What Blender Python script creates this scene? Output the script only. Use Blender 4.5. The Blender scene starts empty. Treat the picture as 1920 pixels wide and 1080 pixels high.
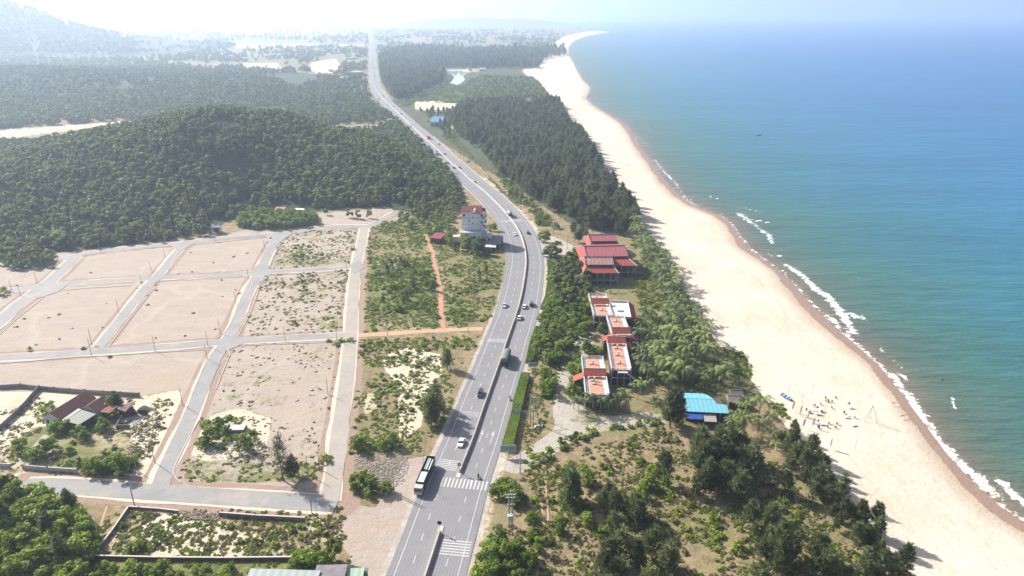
import bpy, math, random
import numpy as np
from mathutils import Vector, Matrix
random.seed(11); rng = np.random.default_rng(11)
S = bpy.context.scene; C = S.collection
R = math.radians
# ------------------------------------------------------------------ camera
H = 130.0; F = 1300.0; P = R(21.65); cp, sp = math.cos(P), math.sin(P)
cam = bpy.data.cameras.new('camera'); cam.sensor_width = 36; cam.lens = F/1920*36
cam.clip_start = 1; cam.clip_end = 120000
co = bpy.data.objects.new('camera', cam); C.objects.link(co)
co.location = (0, 0, H); co.rotation_euler = (math.pi/2-P, 0, 0); S.camera = co
# ------------------------------------------------------------------ sky, sun, exposure
SUN_EL = R(34); SUN_AZ = math.atan2(-.8, .6)
w = bpy.data.worlds.new('World'); S.world = w; w.use_nodes = True
nt = w.node_tree; bg = nt.nodes['Background']; sky = nt.nodes.new('ShaderNodeTexSky')
sky.sky_type = 'NISHITA'; sky.sun_disc = False; sky.sun_elevation = SUN_EL; sky.sun_rotation = SUN_AZ
sky.air_density = 1.0; sky.dust_density = 4.0; sky.ozone_density = 1.0
nt.links.new(sky.outputs[0], bg.inputs[0]); bg.inputs[1].default_value = .068
sl = bpy.data.lights.new('sun', 'SUN'); sl.energy = 5.0; sl.angle = R(.5); sl.color = (1, .95, .88)
so = bpy.data.objects.new('sun', sl); C.objects.link(so)
ld = Vector((.8*math.cos(SUN_EL), -.6*math.cos(SUN_EL), -math.sin(SUN_EL)))
so.rotation_euler = ld.to_track_quat('-Z', 'Y').to_euler(); so.location = (-300, 200, 400)
S.view_settings.view_transform = 'Standard'; S.view_settings.look = 'None'
S.view_settings.exposure = 1.05; S.view_settings.gamma = 1
HAZE = 1.9e-4; HAZE_COL = (.60, .75, 1.0); HAZE_G = .48
S.render.engine = 'CYCLES'
S.cycles.max_bounces = 6; S.cycles.diffuse_bounces = 2; S.cycles.glossy_bounces = 2
S.cycles.transmission_bounces = 3; S.cycles.volume_bounces = 1; S.cycles.transparent_max_bounces = 6
# ------------------------------------------------------------------ projection helpers (photo pixel <-> ground)
def G(px, py, z=0.0):
    px = np.asarray(px, float); py = np.asarray(py, float)
    u = (px-960)/F; v = (py-540)/F
    t = (H-z)/(sp+v*cp)
    return u*t, (cp-v*sp)*t
def g3(px, py, z=0.0):
    a, b = G(px, py, z); return Vector((float(a), float(b), z))
def PXY(X, Y, Z=0):
    d = Y*cp+(H-Z)*sp
    return 960+F*X/d, 540+F*((H-Z)*cp-Y*sp)/d
def gl(pts, z=0.0): return [tuple(g3(a, b, z))[:2] for a, b in pts]
def inpoly(x, y, poly):
    x = np.asarray(x); y = np.asarray(y); r = np.zeros(x.shape, bool); n = len(poly)
    for i in range(n):
        x0, y0 = poly[i]; x1, y1 = poly[(i+1) % n]
        if y0 == y1: continue
        c = ((y0 > y) != (y1 > y)) & (x < (x1-x0)*(y-y0)/(y1-y0)+x0); r ^= c
    return r
def dline(x, y, pl):
    x = np.asarray(x, float); y = np.asarray(y, float); d = np.full(x.shape, 1e9)
    for (x0, y0), (x1, y1) in zip(pl[:-1], pl[1:]):
        dx, dy = x1-x0, y1-y0; L = dx*dx+dy*dy+1e-9
        t = np.clip(((x-x0)*dx+(y-y0)*dy)/L, 0, 1)
        d = np.minimum(d, np.hypot(x-x0-t*dx, y-y0-t*dy))
    return d
def smooth(a, b, x):
    t = np.clip((x-a)/(b-a), 0, 1); return t*t*(3-2*t)
_tab = rng.random((256, 256))
def vnoise(x, y):
    xi = np.floor(x).astype(int); yi = np.floor(y).astype(int); fx = x-xi; fy = y-yi
    fx = fx*fx*(3-2*fx); fy = fy*fy*(3-2*fy)
    g = lambda a, b: _tab[a & 255, b & 255]
    return (g(xi, yi)*(1-fx)+g(xi+1, yi)*fx)*(1-fy)+(g(xi, yi+1)*(1-fx)+g(xi+1, yi+1)*fx)*fy
def fbm(x, y, s, o=4):
    r = 0; a = .5; t = 0
    for k in range(o):
        r = r+a*vnoise(x/s+17.3*k, y/s-9.1*k); t += a; a *= .5; s *= .5
    return r/t
def crom(pts, step=3.0):
    P_ = [np.array(p, float) for p in pts]; P_ = [2*P_[0]-P_[1]]+P_+[2*P_[-1]-P_[-2]]; out = []
    for i in range(1, len(P_)-2):
        p0, p1, p2, p3 = P_[i-1:i+3]; n = max(2, int(np.linalg.norm(p2-p1)/step)); n = min(n, 120)
        for k in range(n):
            t = k/n
            out.append(.5*((2*p1)+(-p0+p2)*t+(2*p0-5*p1+4*p2-p3)*t*t+(-p0+3*p1-3*p2+p3)*t**3))
    out.append(P_[-2]); return np.array(out)
# ------------------------------------------------------------------ layout lines, traced on the ground
WATER = [(1148,59),(1120,63),(1098,68),(1075,77),(1066,88),(1066,102),(1075,118),(1083,135),(1092,150),(1106,163),(1103,174),
 (1098,184),(1112,198),(1148,218),(1170,233),(1185,250),(1193,266),(1208,288),(1226,312),(1250,345),(1275,368),(1300,384),(1330,396),
 (1352,405),(1368,420),(1384,442),(1402,465),(1432,487),(1462,509),(1492,538),(1522,572),(1560,610),(1600,642),(1650,687),
 (1690,737),(1730,790),(1775,850),(1830,910),(1880,955),(1945,995),(2060,1060),(2300,1200),(2700,1400)]
SHORE = gl(WATER, -1.2)
BACK = gl([(1100,55),(1062,52),(1046,48)], -1.2)
SEAPOLY = SHORE+[(3000, 40), (70000, 40), (70000, 62000), (1800, 62000), (600, 9200)]+gl([(1046,47)], -1.2)+BACK[::-1]
VEG = [(1018,115),(1012,126),(978,131),(990,141),(1010,150),(1028,178),(1052,205),(1060,228),(1088,255),(1120,300),(1142,343),(1164,372),(1188,402),
 (1210,440),(1246,486),(1272,530),(1302,582),(1330,622),(1362,665),(1402,705),(1432,745),(1462,785),(1500,832),(1545,885),(1592,943),(1642,1003),(1692,1055),(1745,1120),(1900,1350)]
BEACHPOLY = [(1148,57),(1100,59),(1060,68),(1030,86),(1020,100)]+VEG+[(2900,1500),(2900,1400)]+WATER[::-1]
HWY = [(770,1170),(797,1083),(808,1052),(825,998),(842,945),(861,888),(873,860),(890,816),(907,765),(923,721),(939,675),(951,640),(962,608),(972,578),(979,550),(984,520),
 (987,493),(985,470),(979,447),(971,430),(960,414),(946,397),(930,380),(909,360),(887,342),(862,319),(840,300),(812,273),(786,249),(760,225),(739,205),(722,189),(709,173),
 (703,158),(700,140),(698,117),(697,96),(696,78),(691,63),(680,55),(660,49)]
HW = crom(gl(HWY), 4)
for _ in range(3): HW[1:-1] = .25*HW[:-2]+.5*HW[1:-1]+.25*HW[2:]
HWL = [tuple(p) for p in HW]; HWC = [tuple(p) for p in HW[::3]]
ROADS = {  # estate roads: px centre line, half width in metres
 'north': ([(745,398),(720,410),(690,424),(640,424),(600,427),(567,432),(500,440),(417,446),(350,455),(283,461),(200,470),(140,480),(110,487)], 3.2),
 'west': ([(142,481),(128,496),(100,522),(67,547),(33,573),(0,603),(-60,650),(-160,730)], 3.4),
 'middle': ([(-120,549),(0,544),(40,542),(100,533),(160,529),(230,525),(300,521),(420,516),(500,510),(580,506),(640,502),(672,497)], 2.9),
 'lower': ([(-160,685),(0,671),(90,666),(170,660),(300,651),(400,643),(470,638),(540,634),(600,631),(656,628)], 2.9),
 'south': ([(40,911),(100,911),(160,914),(230,919),(320,925),(450,934),(560,941),(632,945)], 3.5),
 'first cross': ([(352,456),(332,474),(300,513),(273,540),(233,590),(208,622),(187,650)], 2.3),
 'second cross': ([(528,438),(512,460),(490,503),(467,547),(437,617),(423,643),(405,670),(385,715),(350,797),(327,847),(308,890),(298,922)], 2.6),
 'third cross': ([(684,425),(680,445),(677,460),(668,500),(663,547),(660,593),(657,637),(652,693),(645,750),(636,815),(628,880),(618,942)], 2.7)}
RW = {k: (crom(gl(p), 3), h) for k, (p, h) in ROADS.items()}
TRACK = crom(gl([(656,629),(700,627),(760,623),(830,619),(905,617)]), 3)
TRACK2 = crom(gl([(832,618),(828,585),(823,530),(816,500),(811,475),(803,455),(798,438)]), 3)
# ------------------------------------------------------------------ terrain height
_fx, _fy = G([-500,-300,0,100,200,300,400,430,600,700,790,870], [600,545,482,470,460,448,424,412,396,392,398,378])
_rp = [(-500,640,10),(-300,640,11),(0,620,12),(100,620,20),(200,620,30),(300,620,41),(400,600,52),(500,620,46),(600,620,31),(700,590,26),(760,580,26),(800,560,18),(840,530,8),(880,510,0)]
_rx = [(p-960)/F*(q/1.01) for p, q, _ in _rp]
def hfun(X, Y):
    X = np.asarray(X, float); Y = np.asarray(Y, float)
    yf = np.interp(X, _fx, _fy); yr = np.interp(X, _rx, [q[1] for q in _rp]); hh = np.interp(X, _rx, [q[2] for q in _rp], right=0)
    f = smooth(0, 1, (Y-yf+4)/(yr-yf)); b = 1-smooth(0, 1, (Y-yr)/170.)
    n = fbm(X, Y, 60, 3)-.5
    m = smooth(15, 75, dline(X, Y, HWC))
    z = (hh*(1+.35*n)+9*(fbm(X+90, Y, 34, 3)-.5)*smooth(0, 15, hh))*np.minimum(f, b)*m
    z = z+30*np.exp(-((X+1000)/430)**2-((Y-1330)/260)**2)*(.7+.6*fbm(X, Y, 180, 3))
    z = z+300*np.exp(-((X+2330)/520)**2-((Y-2700)/600)**2)*(.8+.4*fbm(X, Y, 300, 4))
    mk = smooth(13, 60, dline(X, Y, HWC)) 
    return np.maximum(z-.35, 0)*mk
def shore_dist(X, Y):
    d = dline(X, Y, SHORE); s = inpoly(X, Y, SEAPOLY); return np.where(s, -d, d)
# ------------------------------------------------------------------ node helpers
def mat(name):
    m = bpy.data.materials.new(name); m.use_nodes = True; return m
class N:
    def __init__(s, m): s.t = m.node_tree; s.b = s.t.nodes['Principled BSDF']; s.out = s.t.nodes['Material Output']
    def n(s, ty, **k):
        o = s.t.nodes.new(ty)
        for a, v in k.items():
            if a.startswith('i_'): o.inputs[a[2:].replace('_', ' ')].default_value = v
            else: setattr(o, a, v)
        return o
    def l(s, a, b): s.t.links.new(a, b)
    def put(s, sock, v):
        if hasattr(v, 'links') or isinstance(v, bpy.types.NodeSocket): s.l(v, sock)
        else: sock.default_value = v
    def math(s, op, a, b=0.0, c=None, clamp=False):
        o = s.n('ShaderNodeMath', operation=op, use_clamp=clamp); s.put(o.inputs[0], a); s.put(o.inputs[1], b)
        if c is not None: s.put(o.inputs[2], c)
        return o.outputs[0]
    def mix(s, f, a, b):
        o = s.n('ShaderNodeMix', data_type='RGBA'); s.put(o.inputs[0], f)
        for k, v in ((6, a), (7, b)): s.put(o.inputs[k], (*v, 1) if isinstance(v, tuple) and len(v) == 3 else v)
        return o.outputs[2]
    def pos(s, sc=(1, 1, 1), rot=0):
        g = s.n('ShaderNodeNewGeometry'); m = s.n('ShaderNodeMapping'); s.l(g.outputs['Position'], m.inputs[0]); m.inputs['Scale'].default_value = sc
        m.inputs['Rotation'].default_value = (0, 0, rot); return m.outputs[0]
    def noise(s, scale, vec=None, det=3, rough=.55, col=False):
        o = s.n('ShaderNodeTexNoise'); s.l(vec if vec is not None else s.pos(), o.inputs['Vector'])
        o.inputs['Scale'].default_value = scale; o.inputs['Detail'].default_value = det; o.inputs['Roughness'].default_value = rough
        return o.outputs[1 if col else 0]
    def attr(s, name):
        return s.n('ShaderNodeAttribute', attribute_name=name)
    def bump(s, h, strength=.5, dist=.1):
        o = s.n('ShaderNodeBump'); s.l(h, o.inputs['Height']); o.inputs['Strength'].default_value = strength; o.inputs['Distance'].default_value = dist
        s.l(o.outputs[0], s.b.inputs['Normal']); return o
    def ramp(s, f, stops):
        o = s.n('ShaderNodeValToRGB'); s.l(f, o.inputs[0]); e = o.color_ramp.elements
        while len(e) < len(stops): e.new(.5)
        for k, (p, c) in enumerate(stops): e[k].position = p; e[k].color = (*c, 1)
        return o.outputs[0]
def simple(name, col, rough=.7, var=.15, scale=1.5, metal=0, spec=.3, dirt=None):
    m = mat(name); q = N(m); f = q.noise(scale, q.n('ShaderNodeTexCoord').outputs['Object'], 4)
    a = tuple(c*(1-var) for c in col); b = tuple(min(1, c*(1+var)) for c in col)
    c = q.mix(f, a, b)
    if dirt:
        f2 = q.math('MULTIPLY', q.math('SUBTRACT', q.noise(scale*.35, q.n('ShaderNodeTexCoord').outputs['Object'], 5), .5), 5, clamp=True)
        c = q.mix(q.math('MULTIPLY', f2, .7), c, dirt)
    q.l(c, q.b.inputs['Base Color']); q.b.inputs['Roughness'].default_value = rough
    q.b.inputs['Metallic'].default_value = metal; q.b.inputs['Specular IOR Level'].default_value = spec
    return m
def ribbed(name, col, freq, rough=.6, amt=.25, axis=0, dirt=None):
    m = mat(name); q = N(m); tc = q.n('ShaderNodeTexCoord'); sx = q.n('ShaderNodeSeparateXYZ'); q.l(tc.outputs['Object'], sx.inputs[0])
    wv = q.math('SINE', q.math('MULTIPLY', sx.outputs[axis], freq)); wv = q.math('MULTIPLY_ADD', wv, .5, .5)
    n_ = q.noise(.8, tc.outputs['Object'], 5)
    f = q.math('ADD', q.math('MULTIPLY', wv, .5), q.math('MULTIPLY', n_, .6))
    c = q.mix(f, tuple(x*(1-amt) for x in col), tuple(min(1, x*(1+amt)) for x in col))
    if dirt: c = q.mix(q.math('MULTIPLY', q.math('SUBTRACT', q.noise(.5, tc.outputs['Object'], 6), .5), 4, clamp=True), c, dirt)
    q.l(c, q.b.inputs['Base Color']); q.b.inputs['Roughness'].default_value = rough; q.b.inputs['Specular IOR Level'].default_value = .15; q.bump(wv, .6, .05); return m
def leafmat(name, a, b, trans=.3):
    m = mat(name); q = N(m); at = q.attr('tint'); oi = q.n('ShaderNodeObjectInfo')
    wn = q.noise(.05, det=2); f = q.math('ADD', q.math('MULTIPLY', at.outputs['Fac'], .62), q.math('MULTIPLY', oi.outputs['Random'], .38)); f = q.math('MULTIPLY_ADD', q.math('SUBTRACT', wn, .5), .5, q.math('MULTIPLY_ADD', q.math('SUBTRACT', f, .5), 1.5, .5), clamp=True)
    c = q.mix(f, a, b)
    q.l(c, q.b.inputs['Base Color']); q.b.inputs['Roughness'].default_value = .55; q.b.inputs['Specular IOR Level'].default_value = .25
    tr = q.n('ShaderNodeBsdfTranslucent'); c2 = q.mix(.5, c, b); q.l(c2, tr.inputs[0])
    mx = q.n('ShaderNodeMixShader'); mx.inputs[0].default_value = trans; q.l(q.b.outputs[0], mx.inputs[1]); q.l(tr.outputs[0], mx.inputs[2])
    q.l(mx.outputs[0], q.out.inputs[0]); return m
# ------------------------------------------------------------------ ground material
def ground_mat():
    m = mat('ground'); q = N(m); w1 = q.attr('w1'); w2 = q.attr('w2')
    s1 = q.n('ShaderNodeSeparateColor'); q.l(w1.outputs['Color'], s1.inputs[0]); s2 = q.n('ShaderNodeSeparateColor'); q.l(w2.outputs['Color'], s2.inputs[0])
    nf = q.noise(1.6, det=6, rough=.8); nm = q.noise(.16, det=5, rough=.65); nl = q.noise(.03, det=4); nt_ = q.noise(.45, det=5, rough=.7)
    nn = q.math('ADD', q.math('MULTIPLY', nm, .5), q.math('MULTIPLY', nt_, .5))
    st = q.noise(.16, q.pos((.45, 1.1, 1), .35), 6, .7)
    def layer(c, w_, nz, amp, sharp, col):
        f = q.math('MULTIPLY_ADD', q.math('SUBTRACT', nz, .5), amp, w_)
        f = q.math('MULTIPLY_ADD', q.math('SUBTRACT', f, .5), sharp, .5, clamp=True)
        return q.mix(f, c, col)
    dry = q.mix(q.math('MULTIPLY_ADD', q.math('SUBTRACT', nn, .5), 4, .5, clamp=True), (.13,.115,.055), (.36,.27,.165))
    c = dry
    sand = q.mix(q.math('MULTIPLY_ADD', q.math('SUBTRACT', nm, .5), 3, .5, clamp=True), (.50,.42,.31), (.62,.53,.41))
    c = layer(c, s1.outputs[0], nn, 1.3, 5, sand)
    clay = q.mix(q.math('MULTIPLY_ADD', q.math('SUBTRACT', st, .5), 1.8, .5, clamp=True), (.315,.262,.222), (.415,.352,.30))
    clay = q.mix(q.math('MULTIPLY', q.math('SUBTRACT', q.noise(.06, q.pos((.5, 1.6, 1), .3), 5), .52), 6, clamp=True), clay, (.38,.305,.225))
    clay = q.mix(q.math('MULTIPLY', q.math('SUBTRACT', q.noise(.35, q.pos((.6, 1.5, 1), .3), 6, .75), .62), 8, clamp=True), clay, (.24,.19,.13))
    c = layer(c, s1.outputs[1], nn, .25, 9, clay)
    red = q.mix(nf, (.25,.17,.13), (.36,.27,.22))
    c = layer(c, s2.outputs[0], nn, .3, 7, red)
    grav = q.mix(q.math('MULTIPLY_ADD', q.math('SUBTRACT', nn, .5), 4, .5, clamp=True), (.33,.29,.25), (.46,.42,.38))
    c = layer(c, w1.outputs['Alpha'], nn, .5, 6, grav)
    green = q.mix(q.math('MULTIPLY_ADD', q.math('SUBTRACT', nt_, .5), 4, .5, clamp=True), (.085,.10,.028), (.21,.215,.075))
    c = layer(c, s1.outputs[2], nn, 1.5, 6, green)
    c = layer(c, w2.outputs['Alpha'], nn, .4, 6, q.mix(nt_, (.018,.035,.014), (.05,.085,.03)))
    bs = q.mix(q.math('MULTIPLY_ADD', q.math('SUBTRACT', q.noise(.04, det=5), .5), 3, .5, clamp=True), (.56,.475,.375), (.66,.575,.475))
    bs = q.mix(q.math('MULTIPLY', q.math('SUBTRACT', q.noise(.5, q.pos((1, .4, 1), -.6), 6, .7), .50), 3, clamp=True), bs, (.47,.385,.30))
    c = layer(c, s2.outputs[2], nn, .35, 9, bs)
    trk = q.math('ABSOLUTE', q.math('SUBTRACT', q.noise(.022, q.pos((1, .25, 1), -.55), 3, .45), .5)); trk = q.math('MULTIPLY', q.math('SUBTRACT', 1.0, q.math('MULTIPLY', trk, 70, clamp=True)), s2.outputs[2], clamp=True)
    c = q.mix(q.math('MULTIPLY', trk, .22), c, (.34,.27,.20)); trc = q.math('ABSOLUTE', q.math('SUBTRACT', q.noise(.03, q.pos((.6, .6, 1), .9), 2, .4), .52)); trc = q.math('MULTIPLY', q.math('SUBTRACT', 1.0, q.math('MULTIPLY', trc, 60, clamp=True)), s1.outputs[1], clamp=True)
    c = q.mix(q.math('MULTIPLY', trc, .28), c, (.50,.43,.36))
    tan = q.mix(nf, (.37,.29,.215), (.45,.36,.28)); damp = s2.outputs[1]
    c = q.mix(q.math('MULTIPLY', q.math('ADD', damp, q.math('MULTIPLY', q.math('SUBTRACT', nl, .5), .5)), 1.0, clamp=True), c, tan)
    c = q.mix(q.math('MULTIPLY_ADD', q.math('SUBTRACT', damp, .93), 14, .3, clamp=True), c, (.29,.20,.15))
    hs = q.n('ShaderNodeHueSaturation'); q.l(c, hs.inputs['Color']); q.l(q.math('MULTIPLY_ADD', q.math('SUBTRACT', nf, .5), q.math('MULTIPLY_ADD', q.math('MAXIMUM', s2.outputs[2], q.math('MULTIPLY', s1.outputs[1], .65)), -1.1, 1.35), 1.0), hs.inputs['Value'])
    q.l(hs.outputs[0], q.b.inputs['Base Color']); q.b.inputs['Specular IOR Level'].default_value = .15
    q.l(q.math('MULTIPLY_ADD', q.math('SUBTRACT', damp, .9, clamp=True), -5, .95), q.b.inputs['Roughness'])
    q.bump(q.math('ADD', nf, q.math('MULTIPLY', nt_, 2)), .55, .35)
    return m
# ------------------------------------------------------------------ mesh helpers
def mesh_np(name, V, Fq, attrs=None, colattrs=None, mat_=None, smooth_=False):
    me = bpy.data.meshes.new(name); V = np.asarray(V, np.float32); Fq = np.asarray(Fq, np.int32); k = Fq.shape[1]
    me.vertices.add(len(V)); me.vertices.foreach_set('co', V.ravel())
    me.loops.add(Fq.size); me.loops.foreach_set('vertex_index', Fq.ravel())
    me.polygons.add(len(Fq)); me.polygons.foreach_set('loop_start', np.arange(0, Fq.size, k, dtype=np.int32))
    if smooth_: me.polygons.foreach_set('use_smooth', np.ones(len(Fq), bool))
    me.update(calc_edges=True)
    for n_, a in (attrs or {}).items():
        t = me.attributes.new(n_, 'FLOAT', 'POINT'); t.data.foreach_set('value', np.asarray(a, np.float32).ravel())
    for n_, a in (colattrs or {}).items():
        t = me.attributes.new(n_, 'FLOAT_COLOR', 'POINT'); t.data.foreach_set('color', np.asarray(a, np.float32).ravel())
    if mat_: me.materials.append(mat_)
    return me
def link(name, me, parent=None):
    o = bpy.data.objects.new(name, me); C.objects.link(o)
    if parent is not None: o.parent = parent
    return o
def struct(name, me, kind='structure', label=None):
    o = link(name, me); o['kind'] = kind
    if label: o['label'] = label
    return o
def tag(o, label, cat, group=None):
    o['label'] = label; o['category'] = cat
    if group: o['group'] = group
    return o
def thing(name, label, cat, loc=(0, 0, 0), rz=0, group=None):
    o = bpy.data.objects.new(name, None); C.objects.link(o); o.location = loc; o.rotation_euler = (0, 0, rz); o.empty_display_size = .5
    return tag(o, label, cat, group)
def copy_tree(o, parent=None):
    c = o.copy(); C.objects.link(c)
    if parent is not None: c.parent = parent
    for ch in list(o.children): copy_tree(ch, c)
    return c
class MB:
    def __init__(s): s.v = []; s.f = []
    def add(s, vs, fs):
        b = len(s.v); s.v += [tuple(v) for v in vs]; s.f += [tuple(i+b for i in f) for f in fs]; return s
    def box(s, c, d, rz=0, top=(1, 1)):
        cx, cy, cz = c; x, y, z = d[0]/2, d[1]/2, d[2]/2; vs = []
        for zz, k in ((-z, (1, 1)), (z, top)):
            for a, b in ((-1, -1), (1, -1), (1, 1), (-1, 1)):
                X, Y = a*x*k[0], b*y*k[1]
                vs.append((cx+X*math.cos(rz)-Y*math.sin(rz), cy+X*math.sin(rz)+Y*math.cos(rz), cz+zz))
        return s.add(vs, [(3,2,1,0),(4,5,6,7),(0,1,5,4),(1,2,6,5),(2,3,7,6),(3,0,4,7)])
    def prism(s, prof, x0, x1, axis='x', inset=0):
        """profile of (a, z) pairs extruded along x (a = y) or along y (a = x)"""
        n = len(prof); vs = []
        for e in (x0, x1):
            for a, z in prof: vs.append((e, a, z) if axis == 'x' else (a, e, z))
        return s.add(vs, [tuple(range(n))[::-1], tuple(range(n, 2*n))]+[(i, (i+1) % n, n+(i+1) % n, n+i) for i in range(n)])
    def tube(s, p0, p1, r0, r1=None, n=8):
        r1 = r0 if r1 is None else r1; p0 = Vector(p0); p1 = Vector(p1); d = (p1-p0).normalized()
        a = d.orthogonal().normalized(); b = d.cross(a); vs = []
        for p, r in ((p0, r0), (p1, r1)):
            for k in range(n):
                t = 2*math.pi*k/n; vs.append(p+a*r*math.cos(t)+b*r*math.sin(t))
        return s.add(vs, [tuple(range(n))[::-1], tuple(range(n, 2*n))]+[(i, (i+1) % n, n+(i+1) % n, n+i) for i in range(n)])
    def poly(s, pts, th):
        """flat polygon of 3D points given thickness th downwards"""
        n = len(pts); vs = [tuple(p) for p in pts]+[(p[0], p[1], p[2]-th) for p in pts]
        return s.add(vs, [tuple(range(n)), tuple(range(n, 2*n))[::-1]]+[(i, n+i, n+(i+1) % n, (i+1) % n) for i in range(n)])
    def build(s, name, m, parent=None):
        me = bpy.data.meshes.new(name); me.from_pydata([tuple(v) for v in s.v], [], s.f); me.update(); me.materials.append(m)
        return link(name, me, parent)
def ribbon(P_, l, r, z):
    P_ = np.asarray(P_, float); T = np.gradient(P_, axis=0); T /= np.linalg.norm(T, axis=1)[:, None]+1e-9
    Nn = np.stack([T[:, 1], -T[:, 0]], 1)
    l = np.broadcast_to(l, (len(P_),)); r = np.broadcast_to(r, (len(P_),))
    A = P_+Nn*l[:, None]; B = P_+Nn*r[:, None]; n = len(P_)
    V = np.zeros((2*n, 3)); V[0::2, :2] = A; V[1::2, :2] = B; V[:, 2] = z
    i = np.arange(n-1)*2; return V, np.stack([i, i+1, i+3, i+2], 1)
# ------------------------------------------------------------------ ground sheet
def pixel_grid(rows, cols, z):
    PXg, PYg = np.meshgrid(cols, rows); X, Y = G(PXg, PYg, z); return PXg, PYg, X, Y
rows = np.concatenate([[26.2,27.5,29,31,33.5,36], np.arange(38, 120, 1.5), np.arange(120, 1110, 2.6), np.arange(1110, 1300, 8), np.arange(1300, 2600, 60)])
cols = np.concatenate([np.arange(-900, -60, 14), np.arange(-60, 1980, 3.0), np.arange(1980, 2900, 20)])
gx, gy, X, Y = pixel_grid(rows, cols, 0)
sd = shore_dist(X, Y)
def soft(m, k=2):
    m = m.astype(float)
    for _ in range(k):
        m[1:-1, 1:-1] = (m[1:-1, 1:-1]*2+m[:-2, 1:-1]+m[2:, 1:-1]+m[1:-1, :-2]+m[1:-1, 2:])/6
    return m
def P_in(poly, k=2): return soft(inpoly(gx, gy, poly), k)
n1 = fbm(X, Y, 14, 4); n2 = fbm(X+500, Y, 40, 4)
Zb = hfun(X, Y)
beachm = inpoly(gx, gy, BEACHPOLY)
dune = smooth(6, 30, dline(X, Y, gl(VEG)))*beachm
Z = np.where(sd < 24, np.maximum(-5, -1.2+.05*sd), 0)*1.0+Zb*(sd > 24)
Z += np.where(beachm & (sd > 20), .5*(n2-.5)*smooth(20, 40, sd), 0)
sand = np.zeros_like(X); clay = sand.copy(); green = sand.copy(); grav = sand.copy(); red = sand.copy(); wet = sand.copy(); forest = sand.copy()
beachw = soft(beachm | (sd < 30), 1)
estate = [(-500,560),(0,505),(0,480),(110,470),(200,470),(300,455),(420,440),(600,400),(700,392),(760,395),(745,412),(695,430),(690,500),(672,640),(640,945),(300,930),(0,930),(-500,990)]
clay = np.maximum(clay, P_in(estate)); clay = np.maximum(clay, P_in([(690,388),(780,392),(800,402),(750,420),(690,425)]))
apron = [(640,948),(705,950),(765,860),(800,855),(820,880),(790,960),(745,1085),(735,1120),(640,1120),(655,1040),(620,1000),(640,985)]
clay = np.maximum(clay, P_in(apron)*.95)
for pl in ([(515,438),(560,432),(668,428),(668,495),(505,503)], [(490,520),(655,510),(655,560),(640,625),(455,630)]):
    f = P_in(pl); clay = clay*(1-.42*f*(.4+n2)); green = np.maximum(green, f*(.22+.8*n1*n2)); red = np.maximum(red, 0)
f = P_in([(440,645),(650,640),(640,720),(420,730),(400,720)]); clay = clay*(1-.12*f); green = np.maximum(green, f*(.2+.35*n1))
f = P_in([(400,735),(640,735),(620,905),(330,905),(350,800)]); clay = clay*(1-.15*f); green = np.maximum(green, f*(.2+.35*n1))
f = P_in([(330,862),(620,868),(620,908),(330,905)]); green = np.maximum(green, f*(.35+.35*n1))
f = P_in([(375,800),(400,775),(450,765),(510,785),(500,840),(440,860),(385,865),(350,850)]); sand = np.maximum(sand, f*.95); clay *= (1-f); 
# house compound
f = P_in([(0,735),(70,735),(265,742),(335,730),(345,740),(300,860),(270,895),(0,900)]); clay *= 1-f; sand = np.maximum(sand, f*(.75))
f2 = P_in([(60,800),(130,790),(200,770),(240,810),(270,850),(265,890),(0,890),(0,845)]); green = np.maximum(green, f2*(.25+.45*n1)); sand *= 1-.35*f2
f = P_in([(0,728),(68,733),(55,765),(0,800)]); sand = np.maximum(sand, f)
# green waste land between third cross road and the highway
mid = [(690,425),(790,400),(860,430),(870,470),(945,470),(952,520),(930,590),(905,612),(680,622),(690,500)]
f = P_in(mid); clay *= 1-f; green = np.maximum(green, f*(.38+.45*(n1-.3))); sand = np.maximum(sand, f*np.clip((n2-.5)*2.2, 0, 1))
f = P_in([(690,500),(820,490),(825,560),(800,590),(700,600)]); green = np.maximum(green, f*.7)
f = P_in([(700,480),(760,485),(740,520),(695,515)]); sand = np.maximum(sand, f*.6)
mid2 = [(672,635),(900,628),(888,690),(840,790),(800,850),(760,860),(650,850),(655,760)]
f = P_in(mid2); clay *= 1-f; green = np.maximum(green, f*(.40+.35*(n1-.4)))
f = P_in([(720,665),(770,650),(825,665),(830,700),(800,740),(790,800),(750,830),(745,720),(720,690)], 3); sand = np.maximum(sand, f*.95); green *= 1-.8*f
f = P_in([(675,740),(710,730),(712,770),(680,780)], 3); sand = np.maximum(sand, f*.6)
f = P_in([(655,845),(760,850),(775,920),(700,935),(645,920)]); clay = np.maximum(clay, f*.3)
# bottom walled plot and the belt below it
f = P_in([(240,950),(640,965),(640,1045),(170,1048)]); clay *= 1-f; sand = np.maximum(sand, f*(.42+.5*P_in([(265,985),(330,960),(420,985),(500,1010),(480,1045),(290,1045)], 4))); green = np.maximum(green, f*(.33+.3*(n1-.4)))
f = P_in([(150,1048),(640,1050),(650,1120),(120,1120)]); clay *= 1-f; green = np.maximum(green, f*.9)
f = P_in([(-60,930),(60,950),(150,950),(190,990),(175,1120),(-60,1120)]); clay *= 1-f; forest = np.maximum(forest, f*.9)
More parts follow.
